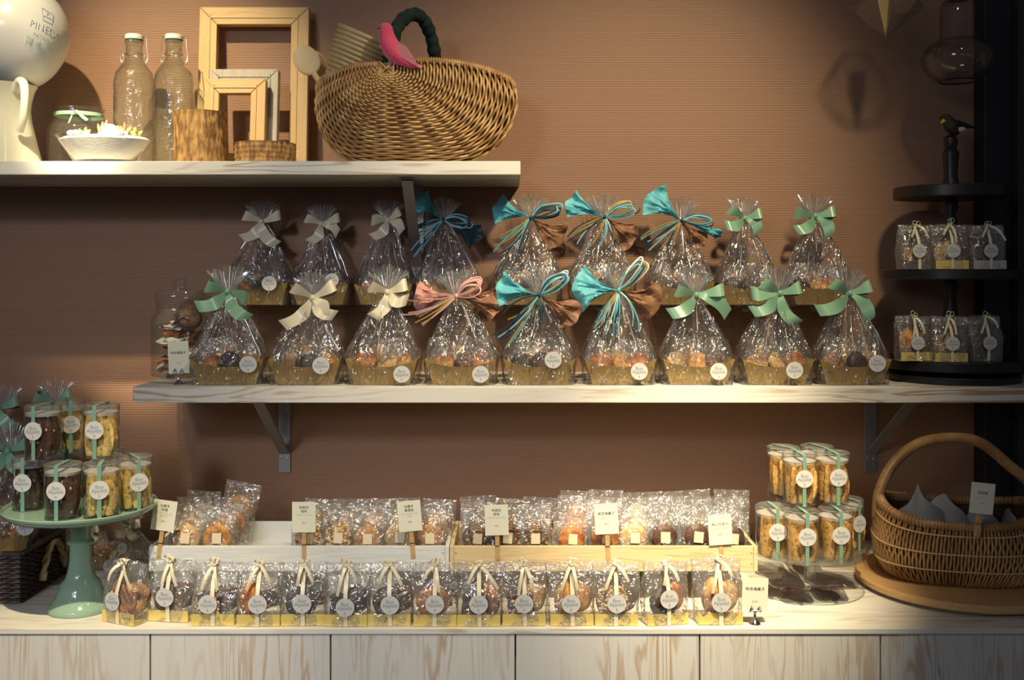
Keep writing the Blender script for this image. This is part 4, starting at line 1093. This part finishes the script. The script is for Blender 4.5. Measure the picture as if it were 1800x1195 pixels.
MB().lathe([(.0005, .0005), (.066, .0005), (.0685, .002), (.066, .012), (.058, .045), (.050, .080), (.0475, .100), (.049, .118), (.054, hp-.008), (.0585, hp), (.0590, hp+.0015), (.0575, hp+.0015), (.052, hp-.010), (.047, .110), (.048, .08), (.056, .040), (.060, .006), (.0005, .004)], 56).build('body', 'enamel', t)
a = .88
hpth = smooth_path([(0, -.050, hp-.012), (0, -.066, hp+.002), (0, -.082, hp-.006), (0, -.086, hp-.03), (0, -.079, hp-.065), (0, -.066, hp-.088)], 26)
Rz = Matrix.Rotation(a, 4, 'Z')
MB().tube([Rz @ p for p in hpth], lambda u: .0085-.002*u, 12).build('handle', 'enamel', t)
# storage jar with ribbon
t = thing('glass_jar', 'empty round glass jar with a mint ribbon tied round its neck', 'jar', (PX(139, 1.985), PY(1.985), ZU))
hj = PZ(192, 1.985)-ZU
MB().lathe([(.0005, .001), (.050, .001), (.0565, .006), (.058, .02), (.058, hj-.045), (.056, hj-.036), (.047, hj-.025), (.0445, hj-.020), (.0445, hj-.004), (.0465, hj-.003), (.0465, hj), (.0435, hj)], 48, cap0=False, cap1=False).build('body', 'glass', t)
m = MB().lathe([(.0452, hj-.016), (.0458, hj-.013), (.0452, hj-.009)], 40, cap0=False, cap1=False)
for x1, z1, x2, z2 in ((.026, -.028, .040, -.040), (.006, -.030, .002, -.045)):
    p = smooth_path([(.015, -.0475, hj-.012), ((.015+x1)/2, -.052, hj-.014), (x1, -.050, hj+z1+.008), (x2*.9, -.050, hj+z2+.012)], 14)
    m.strip(p, [Vector((.8, 0, .6)).normalized()*.0028]*len(p), 0, thick=.0003)
m.ell((.015, -.0475, hj-.012), (.004, .003, .004), 8)
m.build('ribbon', 'green', t)
# terrarium bowl
t = thing('glass_bowl', 'flared oval glass bowl filled with white sand and succulents', 'terrarium', (PX(184, 1.868), PY(1.868), ZU))
hb = PZ(238, 1.868)-ZU; SY = .60
MB().lathe([(.0005, .0008), (.052, .0008), (.054, .003), (.072, hb*.5), (.0905, hb), (.0895, hb+.0006), (.0880, hb)], 56, cap0=False, cap1=False, sy=SY).build('bowl', 'glass', t)
MB().lathe([(.0005, .006), (.052, .006), (.069, hb*.5), (.082, hb*.83), (.070, hb*.93), (.050, hb*.98), (.02, hb*1.02), (.0005, hb*1.03)], 48, sy=SY, fn=lambda a, i, z: 1+(.04*nz(math.cos(a)*3, math.sin(a)*3, z*90) if i > 3 else -.005)).build('sand_filling', 'sand', t)
m = MB(); rr = random.Random(5)
for k in range(9):
    e = rr.uniform(.005, .009)
    m.ell((rr.uniform(-.05, .05), rr.uniform(-.034, -.01), hb*1.0), (e, e, e*.8), 10)
m.ell((.017, -.020, hb*1.10), (.015, .012, .013), 14)
m.build('white_pebbles', 'sand', t)
def succulent(x, y, L, n, mat, seed, spread=.8):
    m = MB(); rr = random.Random(seed)
    for k in range(n):
        a = rr.random()*2*PI; tl = rr.uniform(.1, spread); d = Vector((math.cos(a)*math.sin(tl), math.sin(a)*math.sin(tl), math.cos(tl))); l = L*rr.uniform(.6, 1)
        b = Vector((x, y, hb*.96))
        m.tube([b, b+d*l*.3, b+d*l*.7+Vector((0, 0, .001)), b+d*l+Vector((0, 0, .002))], lambda u: .0032*(math.sin(PI*min(.98, u*.85+.12)))**.7+.0002, 6)
    return m.build('succulent_plant', mat, t)
succulent(-.006, .0, .034, 3, 'leaf', 1, .4); succulent(.030, .0, .022, 12, 'leaf', 2, 1.0); succulent(.034, .004, .026, 9, 'redleaf', 3, .9)
succulent(-.030, -.012, .016, 9, 'leaf', 4, 1.2); succulent(.058, -.006, .016, 9, 'leaf', 6, 1.2); succulent(-.060, -.004, .010, 6, 'leaf', 7, 1.2); succulent(.012, -.014, .014, 8, 'leaf', 8, 1.2)
# swing-top bottles
def bottle(px, d, label):
    t = thing('swing_top_bottle', label, 'bottle', (PX(px, d), PY(d), ZU), .2, 'swing-top bottles on the upper shelf')
    H = PZ(62, d)-ZU; q = H/.252
    pr = [(.0005, .004), (.030, .002), (.0355, .004), (.0375, .012)]
    for z in range(14): pr.append((.0372+(.0006 if z % 2 else -.0003), (.020+z*.0105)*q))
    pr += [(.0372, .165*q), (.034, .180*q), (.026, .192*q), (.0185, .200*q), (.0160, .210*q), (.0150, .228*q), (.0150, .234*q), (.0172, .236*q), (.0172, .241*q), (.0150, .242*q)]
    MB().lathe(pr, 44, cap0=False, cap1=False).build('glass_body', 'bottle', t)
    MB().lathe([(.0140, .240*q), (.0150, .2425*q), (.0168, .2435*q), (.0172, .250*q), (.0160, .2525*q), (.0005, .2530*q)], 28).build('stopper', 'ceramic', t)
    MB().lathe([(.0160, .2418*q), (.0168, .2426*q), (.0160, .2434*q)], 24).build('seal', 'rubber', t)
    m = MB()
    for s in (-1, 1):
        m.tube(smooth_path([(s*.0172, 0, .248*q), (s*.0215, 0, .246*q), (s*.0230, -.002, .228*q), (s*.0250, -.004, .210*q), (s*.0220, -.006, .200*q), (s*.0185, -.006, .205*q), (s*.0190, -.006, .214*q), (s*.0155, 0, .216*q)], 30), .0007, 6)
    m.tube([Vector((.0156*math.cos(i*.35), .0156*math.sin(i*.35), .216*q)) for i in range(18)], .0007, 5, closed=True)
    m.build('wire_bail', 'wire', t)
bottle(236, 1.975, 'clear swing-top bottle with white stopper, standing next to the glass jar')
bottle(306, 1.975, 'clear swing-top bottle with white stopper, partly behind the tall log piece')
# picture frames
def frame(px, d, wpx, toppx, border, depth, lean, mats, label, rz=0):
    t = thing('picture_frame', label, 'picture frame', (PX(px, d), PY(d), ZU), 0, 'empty wooden frames leaning on the wall')
    t.rotation_euler = (-lean, 0, rz)
    w = wpx*d/FPX; h = (PZ(toppx, d+.01)-ZU)/math.cos(lean); b = border
    def prism(pts, name, mat):
        m = MB(); k = len(pts); f = [Vector((x, -depth/2, z)) for x, z in pts]; r = [Vector((x, depth/2, z)) for x, z in pts]
        bm = bmesh.new(); vs = [bm.verts.new(p) for p in f+r]
        bm.faces.new(vs[:k]); bm.faces.new(list(reversed(vs[k:])))
        for i in range(k): bm.faces.new((vs[i], vs[k+i], vs[k+(i+1) % k], vs[(i+1) % k]))
        bmesh.ops.recalc_face_normals(bm, faces=bm.faces)
        bmesh.ops.bevel(bm, geom=list(bm.edges), offset=.0009, segments=1, affect='EDGES'); bm.verts.index_update()
        m.add([v.co.copy() for v in bm.verts], [[v.index for v in fc.verts] for fc in bm.faces]); bm.free()
        # raised outer lip
        m.build(name, mat, t, False)
    W_ = w/2; g = .0003
    prism([(-W_+g, h), (W_-g, h), (W_-b-g, h-b), (-W_+b+g, h-b)], 'rail', mats[0])
    prism([(-W_+g, .0005), (-W_+b+g, b), (W_-b-g, b), (W_-g, .0005)], 'rail', mats[0])
    prism([(-W_, .0012), (-W_, h-.0005), (-W_+b, h-b-.0005), (-W_+b, b+.0005)], 'stile', mats[1])
    prism([(W_, .0012), (W_-b, b+.0005), (W_-b, h-b-.0005), (W_, h-.0005)], 'stile', mats[1])
    m = MB()
    for s in (-1, 1):
        m.box((s*(W_-b*.62)-.0006, -depth/2-.0018, b*.4), (s*(W_-b*.62)+.0006, -depth/2, h-b*.4))
    m.box((-W_+b*.62, -depth/2-.0018, h-b*.62-.0006), (W_-b*.62, -depth/2, h-b*.62+.0006))
    m.build('beading', mats[1], t, False)
    return t
frame(443, 2.035, 194, 11, .035, .018, .085, ('frame', 'framev'), 'large honey-coloured empty wooden frame against the wall')
frame(427, 1.985, 120, 122, .025, .020, .11, ('greywood', 'greywood'), 'medium pale greyish frame sandwiched between the large and the small one', .0)
frame(411, 1.955, 108, 139, .028, .016, .11, ('frame', 'framev'), 'small honey-coloured frame in front of the other two')
def log(px, d, rpx, ypx, label, seed):
    r = rpx*d/FPX; h = PZ(ypx, d-.02)-ZU
    t = thing('log_piece', label, 'log', (PX(px, d), PY(d), ZU), seed, 'sawn log pieces with bark')
    K = 26
    prof = [(r*(1+.012*math.sin(i)), .0006+h*i/K) for i in range(K+1)]
    MB().lathe(prof, 110, fn=lambda a, i, z: 1+.035*nz(math.cos(a)*1.6+seed, math.sin(a)*1.6)+.030*nz(math.cos(a)*11, math.sin(a)*11+seed, z*28)+.018*nz(math.cos(a)*26, math.sin(a)*26, z*70+seed), cap0=False, cap1=False).build('bark', 'bark', t, angle=70)
    MB().lathe([(.0005, .0004), (r*.93, .0004), (r*.93, h-.0006), (.0005, h-.0004)], 40).build('wood_core', 'endgrain', t, angle=30)
log(353, 1.893, 44.5, 196, 'tall log piece with rough bark, in front of the frames', 1.3)
log(467, 1.893, 52, 251, 'short wide log piece with bark, beside the woven basket', 4.1)

# ================================================================ large ribbed basket
bd = 1.935; bcx = PX(729, bd); bz = ZU
t = thing('wicker_basket', 'large honey ribbed wicker basket with wool-wrapped handle, on the upper shelf', 'basket', (bcx, PY(bd), bz))
def L2(px, py, d=1.90): return Vector((PX(px, d)-bcx, 0, PZ(py, d)-bz))
bound = smooth_path([L2(903, 146), L2(907, 172), L2(901, 203), L2(884, 236), L2(858, 262), L2(826, 279), L2(780, 287), L2(720, 289), L2(660, 288), L2(620, 282), L2(590, 264), L2(569, 240), L2(556, 212), L2(551, 182), L2(554, 152)], 240)
minz = min(p.z for p in bound)
for p in bound: p.z = (p.z-minz)*(1.0)+.003 if p.z < .02 else p.z
ear = L2(685, 128)
def bpt(u, s, side=-1, off=0):
    i = u*(len(bound)-1); k = min(int(i), len(bound)-2); b = bound[k].lerp(bound[k+1], i-k)
    ear_ = ear if side < 0 else Vector((L2(768, 128).x, 0, ear.z))
    p = ear_.lerp(b, s)
    mid = math.sin(PI*u)
    # arch the rim upward a little between ear and ends
    if u < .12: p.z += .021*max(0, math.sin(PI*s))**.5*(1-u/.12)
    if u > .88: p.z += .013*max(0, math.sin(PI*s))**.5*(1-(1-u)/.12)
    yy = .088*math.sqrt(max(0, 1-s*s))*(1+.20*mid*math.sin(PI*s))
    ruf = .0035*math.cos(u*13*2*PI)*s
    return Vector((p.x, side*(yy+off+ruf), p.z))+Vector(((b-ear_).normalized().x, 0, (b-ear_).normalized().z))*(off*.6*s)
m = MB(); NRIB = 13; NW = 41
for side, nw, ns in ((-1, NW, 128), (1, 24, 60)):
    for k in range(1, nw+1):
        s = (k/nw)**.93; s = min(s, .999)
        m.tube([bpt(i/ns, s, side, .0024*math.sin(NRIB*PI*i/ns*2+k*PI)+.001+.0010*nz(i*.2, k)) for i in range(ns+1)], .00235 if side < 0 else .004, 5, 0)
m.build('woven_body', 'wicker', t, angle=80)
m = MB()
for r in range(NRIB*2+1):
    u = min(.995, max(.005, r/(NRIB*2)))
    m.tube([bpt(u, .02+.97*i/20, -1, -.001) for i in range(21)], .0018, 5)
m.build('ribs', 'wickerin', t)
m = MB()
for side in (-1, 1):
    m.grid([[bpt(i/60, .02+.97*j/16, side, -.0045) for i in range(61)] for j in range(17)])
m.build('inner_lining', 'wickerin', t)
m = MB()
rim = [bpt(.0, s/20, -1) for s in range(20, 0, -1)]+[bpt(1., s/20, -1) for s in range(0, 21)]+[bpt(1., s/20, 1) for s in range(19, 0, -1)]+[bpt(0., s/20, 1) for s in range(0, 20)]
rp_ = []
for i in range(len(rim)):
    a_, b_ = rim[i], rim[(i+1) % len(rim)]
    for k in range(5): rp_.append(a_.lerp(b_, k/5))
cnt = [0]
rows = None
m.tube(rp_, .0046, 8, closed=True)
mm2 = MB()
# wraps around the rim
acc = 0
for i in range(1, len(rp_)):
    acc += (rp_[i]-rp_[i-1]).length
    if acc > .0042:
        acc = 0; p = rp_[i]; tg = (rp_[(i+1) % len(rp_)]-rp_[i-1])
        if tg.length < 1e-6: continue
        tg.normalize(); a1 = tg.orthogonal().normalized(); a2 = tg.cross(a1)
        m.tube([p+(a1*math.cos(q*PI/4)+a2*math.sin(q*PI/4))*.0052 for q in range(8)], .0017, 4, 0, True)
m.build('rim', 'wicker', t, angle=80)
m = MB(); e0 = bpt(.5, .02, -1)
for k in range(7):
    m.tube([e0+Vector(((k*.0016+.004)*math.cos(q*PI/8), -.004-.001*k*.3, (k*.0022+.002)*math.sin(q*PI/8)-k*.001)) for q in range(16)], .0014, 5, closed=True)
for s in (-1, 1): m.tube([e0+Vector((s*.012, -.006, .012)), e0+Vector((0, -.009, .0)), e0+Vector((-s*.012, -.006, -.012))], .0018, 5)
m.build('ear_binding', 'wicker', t)
def L3(px, py, d): return Vector((PX(px, d)-bcx, PY(d)-PY(bd), PZ(py, d)-bz))
hp_ = smooth_path([L3(684, 128, 1.852), L3(687, 85, 1.862), L3(700, 45, 1.885), L3(722, 26, 1.91), L3(742, 32, 1.935), L3(757, 62, 1.965), L3(765, 100, 1.99), L3(767, 124, 2.0)], 90)
MB().tube(hp_, lambda u: .0122*(1+.07*math.sin(u*95)+.05*math.sin(u*41)), 14).build('handle', 'wool', t, angle=80)
# banneton, spoons, bird: things in or on the basket
def rotY(a): return Matrix.Rotation(a, 4, 'Y')
t = thing('proofing_basket', 'pale coiled cane proofing basket leaning inside the big wicker basket', 'basket', P(610, 128, 1.93)+Vector((0, 0, -.026)))
t.rotation_euler = (.12, .42, 0)
prof = []
for i in range(12):
    zc = .002+i*.0087; rc = .042+.015*(i/11)**.65
    for a in (-1.1, -.55, 0, .55, 1.1): prof.append((rc+.0052*math.cos(a)-.003, zc+.0048*math.sin(a)))
inner = [(r-.007, z) for r, z in reversed(prof[::5])]+[(.0005, .008)]
MB().lathe([(.0005, 0)]+prof+inner, 56).build('coiled_cane', 'coil', t, angle=85)
def spoon(px, py, d, rx, rz_, ang, L, label, mat='spoon', hollow=False):
    t = thing('wooden_spoon', label, 'spoon', P(px, py, d), 0, 'wooden spoons in the big basket'); t.rotation_euler = (0, ang, 0)
    m = MB(); rows = []
    for i in range(13):
        u = i/12; z = rz_*(1-2*u); w_ = rx*math.sqrt(max(.002, 1-(1-2*u)**2)); row = []
        for j in range(20):
            a = 2*PI*j/20; c, s = math.cos(a), math.sin(a)
            y = s*.0045*(1-.3*abs(1-2*u))-(.004*(1-(z/rz_)**2)*(1-c*c) if False else 0)
            row.append(Vector((w_*c, y, z)))
        rows.append(row)
    m.grid(rows, 0, True, None, True, True); m.build('bowl', mat, t)
    MB().tube([(0, .0, -rz_*.8), (0, .002, -rz_*1.3), (0, .004, -rz_*1.8), (0, .006, -L)], lambda u: .0055-.0005*u, 10).build('handle', mat, t)
spoon(539, 106, 1.905, .0235, .030, -.52, .100, 'pale wooden spoon with a flat round bowl, over the large frame edge')
spoon(559, 112, 1.935, .018, .027, -.55, .085, 'second wooden spoon, partly behind the flat round one')
t = thing('toy_bird', 'pink feathered toy bird perched on the rim of the big basket', 'bird', P(686, 118, 1.838))
def L4(px, py, y=0): q = P(px, py, 1.838)-t.location; return Vector((q.x, y, q.z))
spine = smooth_path([L4(679, 41), L4(679, 52), L4(681, 66), L4(686, 80), L4(694, 92), L4(705, 102), L4(720, 111), L4(737, 117.5)], 28)
rad = [(0, .005), (.06, .0110), (.2, .0128), (.35, .0155), (.5, .0180), (.65, .0160), (.8, .0105), (.92, .0065), (1, .0022)]
MB().tube(spine, lambda u: interp(rad, u), 20).build('body', 'pinkbird', t, angle=80)
m = MB(); wp = smooth_path([L4(697, 82, -.013), L4(708, 92, -.0150), L4(720, 103, -.0115), L4(732, 115, -.007)], 12)
m.strip(wp, [Vector((.7, -.2, .7)).normalized()*q for q in (.004, .007, .009, .0098, .010, .0095, .009, .008, .007, .006, .005, .0035, .002)], 0, thick=.0012); m.build('wing', 'pinkwing', t)
m = MB(); m.strip([L4(722, 108), L4(733, 114), L4(741, 118.5)], [Vector((.4, 1, .4)).normalized()*q for q in (.006, .006, .005)], 0, thick=.0008); m.build('tail', 'pinkwing', t)
m = MB(); m.ell(L4(667, 52, -.003), (.0022, .0022, .0026), 8); m.build('eye', 'eye', t)
m = MB(); m.lathe([(.0022, 0), (.0012, .002), (.0002, .004)], 8, T=Matrix.Translation(L4(668.5, 54, -.004)) @ rotm(0, -1.9, 0)); m.build('beak', 'palepink', t)
m = MB()
for px in (684, 692):
    m.tube([L4(px, 106), L4(px+1, 112, -.001), L4(px-1, 120, -.002)], .0010, 6)
    for k in (-1, 0, 1): m.tube([L4(px-1, 120, -.002), L4(px-1+k*3, 120.5, -.006)], .0008, 5)
m.build('legs', 'palepink', t)

# ================================================================ lidded jar on the middle shelf
t = thing('cookie_jar', 'lidded glass cookie jar filled with wrapped cakes, at the left end of the middle shelf', 'jar', (PX(316, 1.985), PY(1.985), ZM))
hj = PZ(529, 1.985)-ZM
MB().lathe([(.0005, .002), (.045, .0012), (.0515, .004), (.0525, .012), (.0525, hj-.038), (.050, hj-.028), (.044, hj-.020), (.0425, hj-.014), (.0425, hj-.004), (.0455, hj-.002), (.0455, hj)], 52, cap0=False, cap1=False).build('body', 'glass', t)
MB().lathe([(.0450, hj), (.0465, hj+.002), (.0465, hj+.012), (.043, hj+.020), (.020, hj+.023), (.012, hj+.025), (.0125, hj+.030), (.0130, hj+.042), (.0005, hj+.043)], 44, cap0=False, cap1=False).build('lid', 'glass', t)
rr = random.Random(4)
for k in range(14):
    z = .012+k*.0072; a = rr.random()*6; r_ = rr.uniform(.008, .020)
    m = MB(); off = k*3.3
    rows = []
    for i in range(9):
        row = []
        for j in range(9):
            u, v = i/4-1, j/4-1
            row.append(Vector((u*.032*(1-.2*v*v), v*.024*(1-.15*u*u), .008*nz(u*1.5+off, v*1.5)+.004*(1-u*u))))
        rows.append(row)
    m.grid(rows); m.grid([[p+Vector((0, 0, -.004*(1-abs(i/4-1)**3))) for p in r] for i, r in enumerate(rows)])
    o = m.build('wrapped_cake', 'inpacket' if k % 3 != 1 else 'orange', t, loc=(r_*math.cos(a), r_*math.sin(a)*.9-.004, z)); o.rotation_euler = (rr.uniform(-.5, .5), rr.uniform(-.4, .4), rr.random()*3)
pastry('brown_cake', t, (.018, -.004, .110), (-.5, .2, .3), 1.0)

# ================================================================ black tiered stand
tx, td = PX(1671, 1.95), 1.95
t = thing('tiered_stand', 'black turned wooden three-tier stand with a bird on its top knob', 'tiered stand', (tx, PY(td), ZM))
def disc(r, z0, z1, name):
    MB().lathe([(.0005, z0), (r-.002, z0), (r, z0+.002), (r, z1-.002), (r-.002, z1), (.0005, z1)], 72).build(name, 'black', t)
disc(.122, .0005, .013, 'base'); MB().lathe([(.06, .013), (.05, .018), (.06, .0215)], 40).build('collar', 'black', t)
disc(.122, .0216, .0405, 'tier'); disc(.122, .1885, .2065, 'tier'); disc(.102, .339, .361, 'tier')
def post(z0, z1, prof=None):
    h = z1-z0
    MB().lathe([(.012, z0), (.014, z0+h*.04), (.009, z0+h*.10), (.013, z0+h*.22), (.0155, z0+h*.38), (.0135, z0+h*.55), (.009, z0+h*.78), (.014, z0+h*.90), (.011, z1)], 28).build('turned_post', 'black', t)
post(.0405, .1885); post(.2065, .339)
h3 = PZ(237, td)-ZM
MB().lathe([(.017, .361), (.014, .372), (.012, .385), (.0145, h3-.040), (.0150, h3-.032), (.010, h3-.026), (.011, h3-.023), (.0125, h3-.016), (.012, h3-.006), (.007, h3-.001), (.0005, h3)], 28).build('finial', 'black', t)
g = 'treat bags on the black tiered stand'
zt1, zt2 = ZM+.2066, ZM+.0406
for k, (px, dd, z, rz, cont, band, lb) in enumerate([
    (1607, 1.886, zt1, .08, ['pound_cake'], None, 'pound cake and trailing ribbon on the middle tier, nearest the gift bags'),
    (1668, 1.868, zt1, -.03, ['pale_cookie', 'brown_cake'], BAND, 'gold band in the centre of the middle tier'),
    (1734, 1.886, zt1, -.06, ['chocolate_cake'], SBAND, 'silver band and dark cake on the middle tier, beside the dark panel'),
    (1604, 1.886, zt2, .08, ['golden_madeleine', 'orange_cake'], BAND, 'orange cakes on the lowest tier, nearest the gift bags'),
    (1666, 1.868, zt2, 0, ['almond_cake', 'brown_cake'], BAND, 'nutty pale cake in the centre of the lowest tier'),
    (1730, 1.886, zt2, .05, ['chocolate_cake', 'brownie'], None, 'dark cakes on the lowest tier, beside the dark panel')]):
    treat_bag(k+14, PX(px, dd), PY(dd), z, rz, cont, 'treat bag with '+lb, g, band=band, sc=.88, sdz=.002)
t = thing('toy_bird', 'brown toy bird with yellow beak, perched on the tiered stand', 'bird', P(1672, 236, 1.95))
def L5(px, py, y=0): q = P(px, py, 1.95)-t.location; return Vector((q.x, y, q.z))
MB().tube(smooth_path([L5(1656, 213), L5(1660, 208), L5(1667, 213), L5(1672, 222), L5(1678, 229), L5(1684, 236)], 20), lambda u: interp([(0, .003), (.12, .0075), (.3, .0095), (.6, .0130), (.85, .0100), (1, .003)], u), 16).build('body', 'birdbody', t, angle=80)
MB().strip([L5(1672, 213, -.010), L5(1683, 219, -.011), L5(1697, 222, -.006), L5(1716, 225)], [Vector((.2, -.2, 1)).normalized()*q for q in (.003, .0055, .004, .0012)], 0, thick=.0012).build('wing', 'birdblack', t)
MB().ell(L5(1687, 228, -.007), (.0085, .004, .0055), 12).build('wing_patch', 'birdwhite', t)
MB().lathe([(.0045, 0), (.0035, .004), (.0004, .010)], 10, T=Matrix.Translation(L5(1657, 213, -.005)) @ rotm(.4, -2.2, 0)).build('beak', 'yellow', t)
m = MB()
for px in (1668, 1676): m.tube([L5(px, 230), L5(px, 237)], .001, 5)
m.build('legs', 'birdblack', t)

# ================================================================ hanging glass
pd = 1.93
t = thing('pendant_lamp', 'hanging smoked glass lamp shade with a cylinder neck and round belly', 'pendant lamp', (PX(1684, pd), PY(pd), PZ(143, pd)))
def pz(y): return PZ(y, pd)-PZ(143, pd)
k_ = pd/FPX
MB().lathe([(32*k_, 0), (45*k_, pz(136)), (57*k_, pz(122)), (63*k_, pz(106)), (58*k_, pz(89)), (46*k_, pz(77)), (31*k_, pz(69)), (30*k_, pz(64)), (30*k_, pz(15)), (27*k_, pz(4)), (17*k_, pz(0))], 56, cap0=False, cap1=False).build('glass_shade', 'smoke', t)
MB().lathe([(31.5*k_, -.001), (33*k_, 0), (31.5*k_, .0015)], 48, cap0=False, cap1=False).build('rim', 'black', t)
MB().lathe([(17*k_, pz(1)), (18*k_, pz(-4)), (16*k_, pz(-20)), (4*k_, pz(-30)), (.002, pz(-40)), (.002, 1.0)], 20).build('cap_and_cord', 'black', t)
pd2 = 1.90
t = thing('hanging_ornament', 'faceted clear glass point with a brass foil core, hanging at the top', 'ornament', P(1557, 67, pd2))
k_ = pd2/FPX
MB().lathe([(.0005, 0), (68*k_, 55*k_), (40*k_, 105*k_), (.003, 130*k_)], 6, cap0=False, cap1=False).build('glass_facets', 'glass', t, False)
MB().lathe([(.0005, .002), (17*k_, 66*k_), (15*k_, 95*k_)], 4, sy=.5, T=Matrix.Rotation(.3, 4, 'Z')).build('foil_core', 'goldpaper', t, False)
MB().tube([(0, 0, 128*k_), (0, 0, .9)], .0007, 5).build('hanging_wire', 'wire', t)

# ================================================================ right: board and handled basket
bxc, bdc, brr = PX(1686, 1.795), 1.795, .172
t = thing('turntable_board', 'round butcher-block turntable board under the handled basket', 'board', (bxc, PY(bdc), ZC))
MB().lathe([(.0005, .0005), (.11, .0005), (.11, .0050), (.0005, .0050)], 48).build('base', 'board', t)
MB().lathe([(.0005, .0051), (brr-.004, .0051), (brr, .0085), (brr, .0160), (brr-.003, .0190), (.0005, .0190)], 96).build('round_top', 'board', t)
zb0 = ZC+.0192
t = thing('wicker_basket', 'willow basket with tall arched handle and grey tissue lining, on the round board', 'basket', (PX(1679, 1.785), PY(1.785), zb0), -.22)
def wring(z):
    f = [(0, .100, .060), (.010, .118, .072), (.030, .130, .080), (.055, .133, .083), (.080, .130, .082), (.100, .123, .078)]
    a = interp([(q[0], q[1]) for q in f], z); b = interp([(q[0], q[2]) for q in f], z); return a, b
def wpt(th, z, off=0):
    a, b = wring(z); e = 2.9; c, s = math.cos(th), math.sin(th); q = (abs(c)**e+abs(s)**e)**(-1/e)
    up_ = (.026*abs(c)**3+(.012*s if s > 0 else 0))*(z/.10)**1.5
    return Vector(((a+off)*c*q, (b+off)*s*q, z+up_))
m = MB(); NS = 150
for k in range(NS):
    th0 = 2*PI*k/NS
    pts = []
    for i in range(15):
        z = .0018+.098*i/14
        pts.append(wpt(th0+.004*math.sin(i*1.1+(k % 2)*PI)+.05*i/14, z, .0014*math.cos(i*1.1*2+(k % 2)*PI)+.001))
    m.tube(pts, .0022, 5)
m.build('woven_body', 'wicker2', t, angle=80)
m = MB()
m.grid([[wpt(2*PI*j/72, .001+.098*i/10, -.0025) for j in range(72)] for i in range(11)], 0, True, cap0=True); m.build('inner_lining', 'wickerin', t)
m = MB()
for z in (.030, .058, .088):
    for ph in (0, PI):
        m.tube([wpt(2*PI*j/240, z, .0030+.0012*math.sin(j*PI/2+ph)) for j in range(240)], .0011, 5, closed=True)
m.build('pale_weaver_bands', 'wickerlight', t)
m = MB(); rimp = [wpt(2*PI*j/300, .100, 0)+Vector((0, 0, .003)) for j in range(300)]
m.tube(rimp, .0062, 9, closed=True)
acc = 0
for i in range(300):
    acc += (rimp[i]-rimp[i-1]).length
    if acc > .0050:
        acc = 0; p = rimp[i]; tg = (rimp[(i+1) % 300]-rimp[i-1]).normalized(); a1 = tg.orthogonal().normalized(); a2 = tg.cross(a1)
        m.tube([p+(a1*math.cos(q*PI/5)+a2*math.sin(q*PI/5))*.0066 for q in range(10)], .0023, 4, 0, True)
m.build('rim', 'wicker2', t, angle=80)
m = MB()
hh = PZ(770, 1.785)-zb0
hpth = smooth_path([(-.128, 0, .095), (-.124, 0, .14), (-.100, 0, .19), (-.060, 0, hh-.012), (-.010, 0, hh), (.040, 0, hh-.006), (.088, 0, hh-.045), (.118, 0, .165), (.128, 0, .125), (.128, 0, .095)], 170)
m.tube(hpth, .0078, 9)
for i in range(1, 169):
    p = hpth[i]; tg = (hpth[i+1]-hpth[i-1]).normalized(); a1 = Vector((0, 1, 0)); a2 = tg.cross(a1)
    m.tube([p+(a1*math.cos(q*PI/5)+a2*math.sin(q*PI/5))*.0080 for q in range(10)], .0018, 4, 0, True)
m.build('handle', 'wicker2', t, angle=80)
# glassine sheets in the basket
m = MB(); rr = random.Random(3)
for cx, cy, h, w_, off in ((-.055, .02, .150, .055, 1), (-.010, .03, .135, .06, 2), (.045, .03, .125, .05, 3), (-.03, -.015, .105, .07, 4), (.05, -.01, .105, .06, 5), (.09, .01, .12, .03, 6)):
    rows = []
    for i in range(9):
        v = i/8; row = []
        for j in range(15):
            u = j/14*2-1
            x = cx+w_*u*(1-.35*v)+.010*nz(u*1.2+off, v*1.2); y = cy+.018*nz(u*1.3, v*1.3+off, off)+.01*(1-v)*u*u
            z = .012+(h-.012)*v*(1-.35*abs(u+.3*nz(off, 1))+.10*nz(u*1.6+off, off))
            row.append(Vector((max(-.105, min(.105, x)), max(-.055, min(.055, y)), z)))
        rows.append(row)
    m.grid(rows); m.grid([[p+Vector((0, .0009, 0)) for p in r] for r in rows])
m.build('tissue_lining', 'tissue', t, angle=25)
# its sign
d_s = 1.682
pegged_sign(one('瑪德蓮', 'マドレーヌ', '$40'), 1727, 876, d_s, .10, PZ(943, d_s), 'cream price sign clothes-pegged to the rim of the handled willow basket')
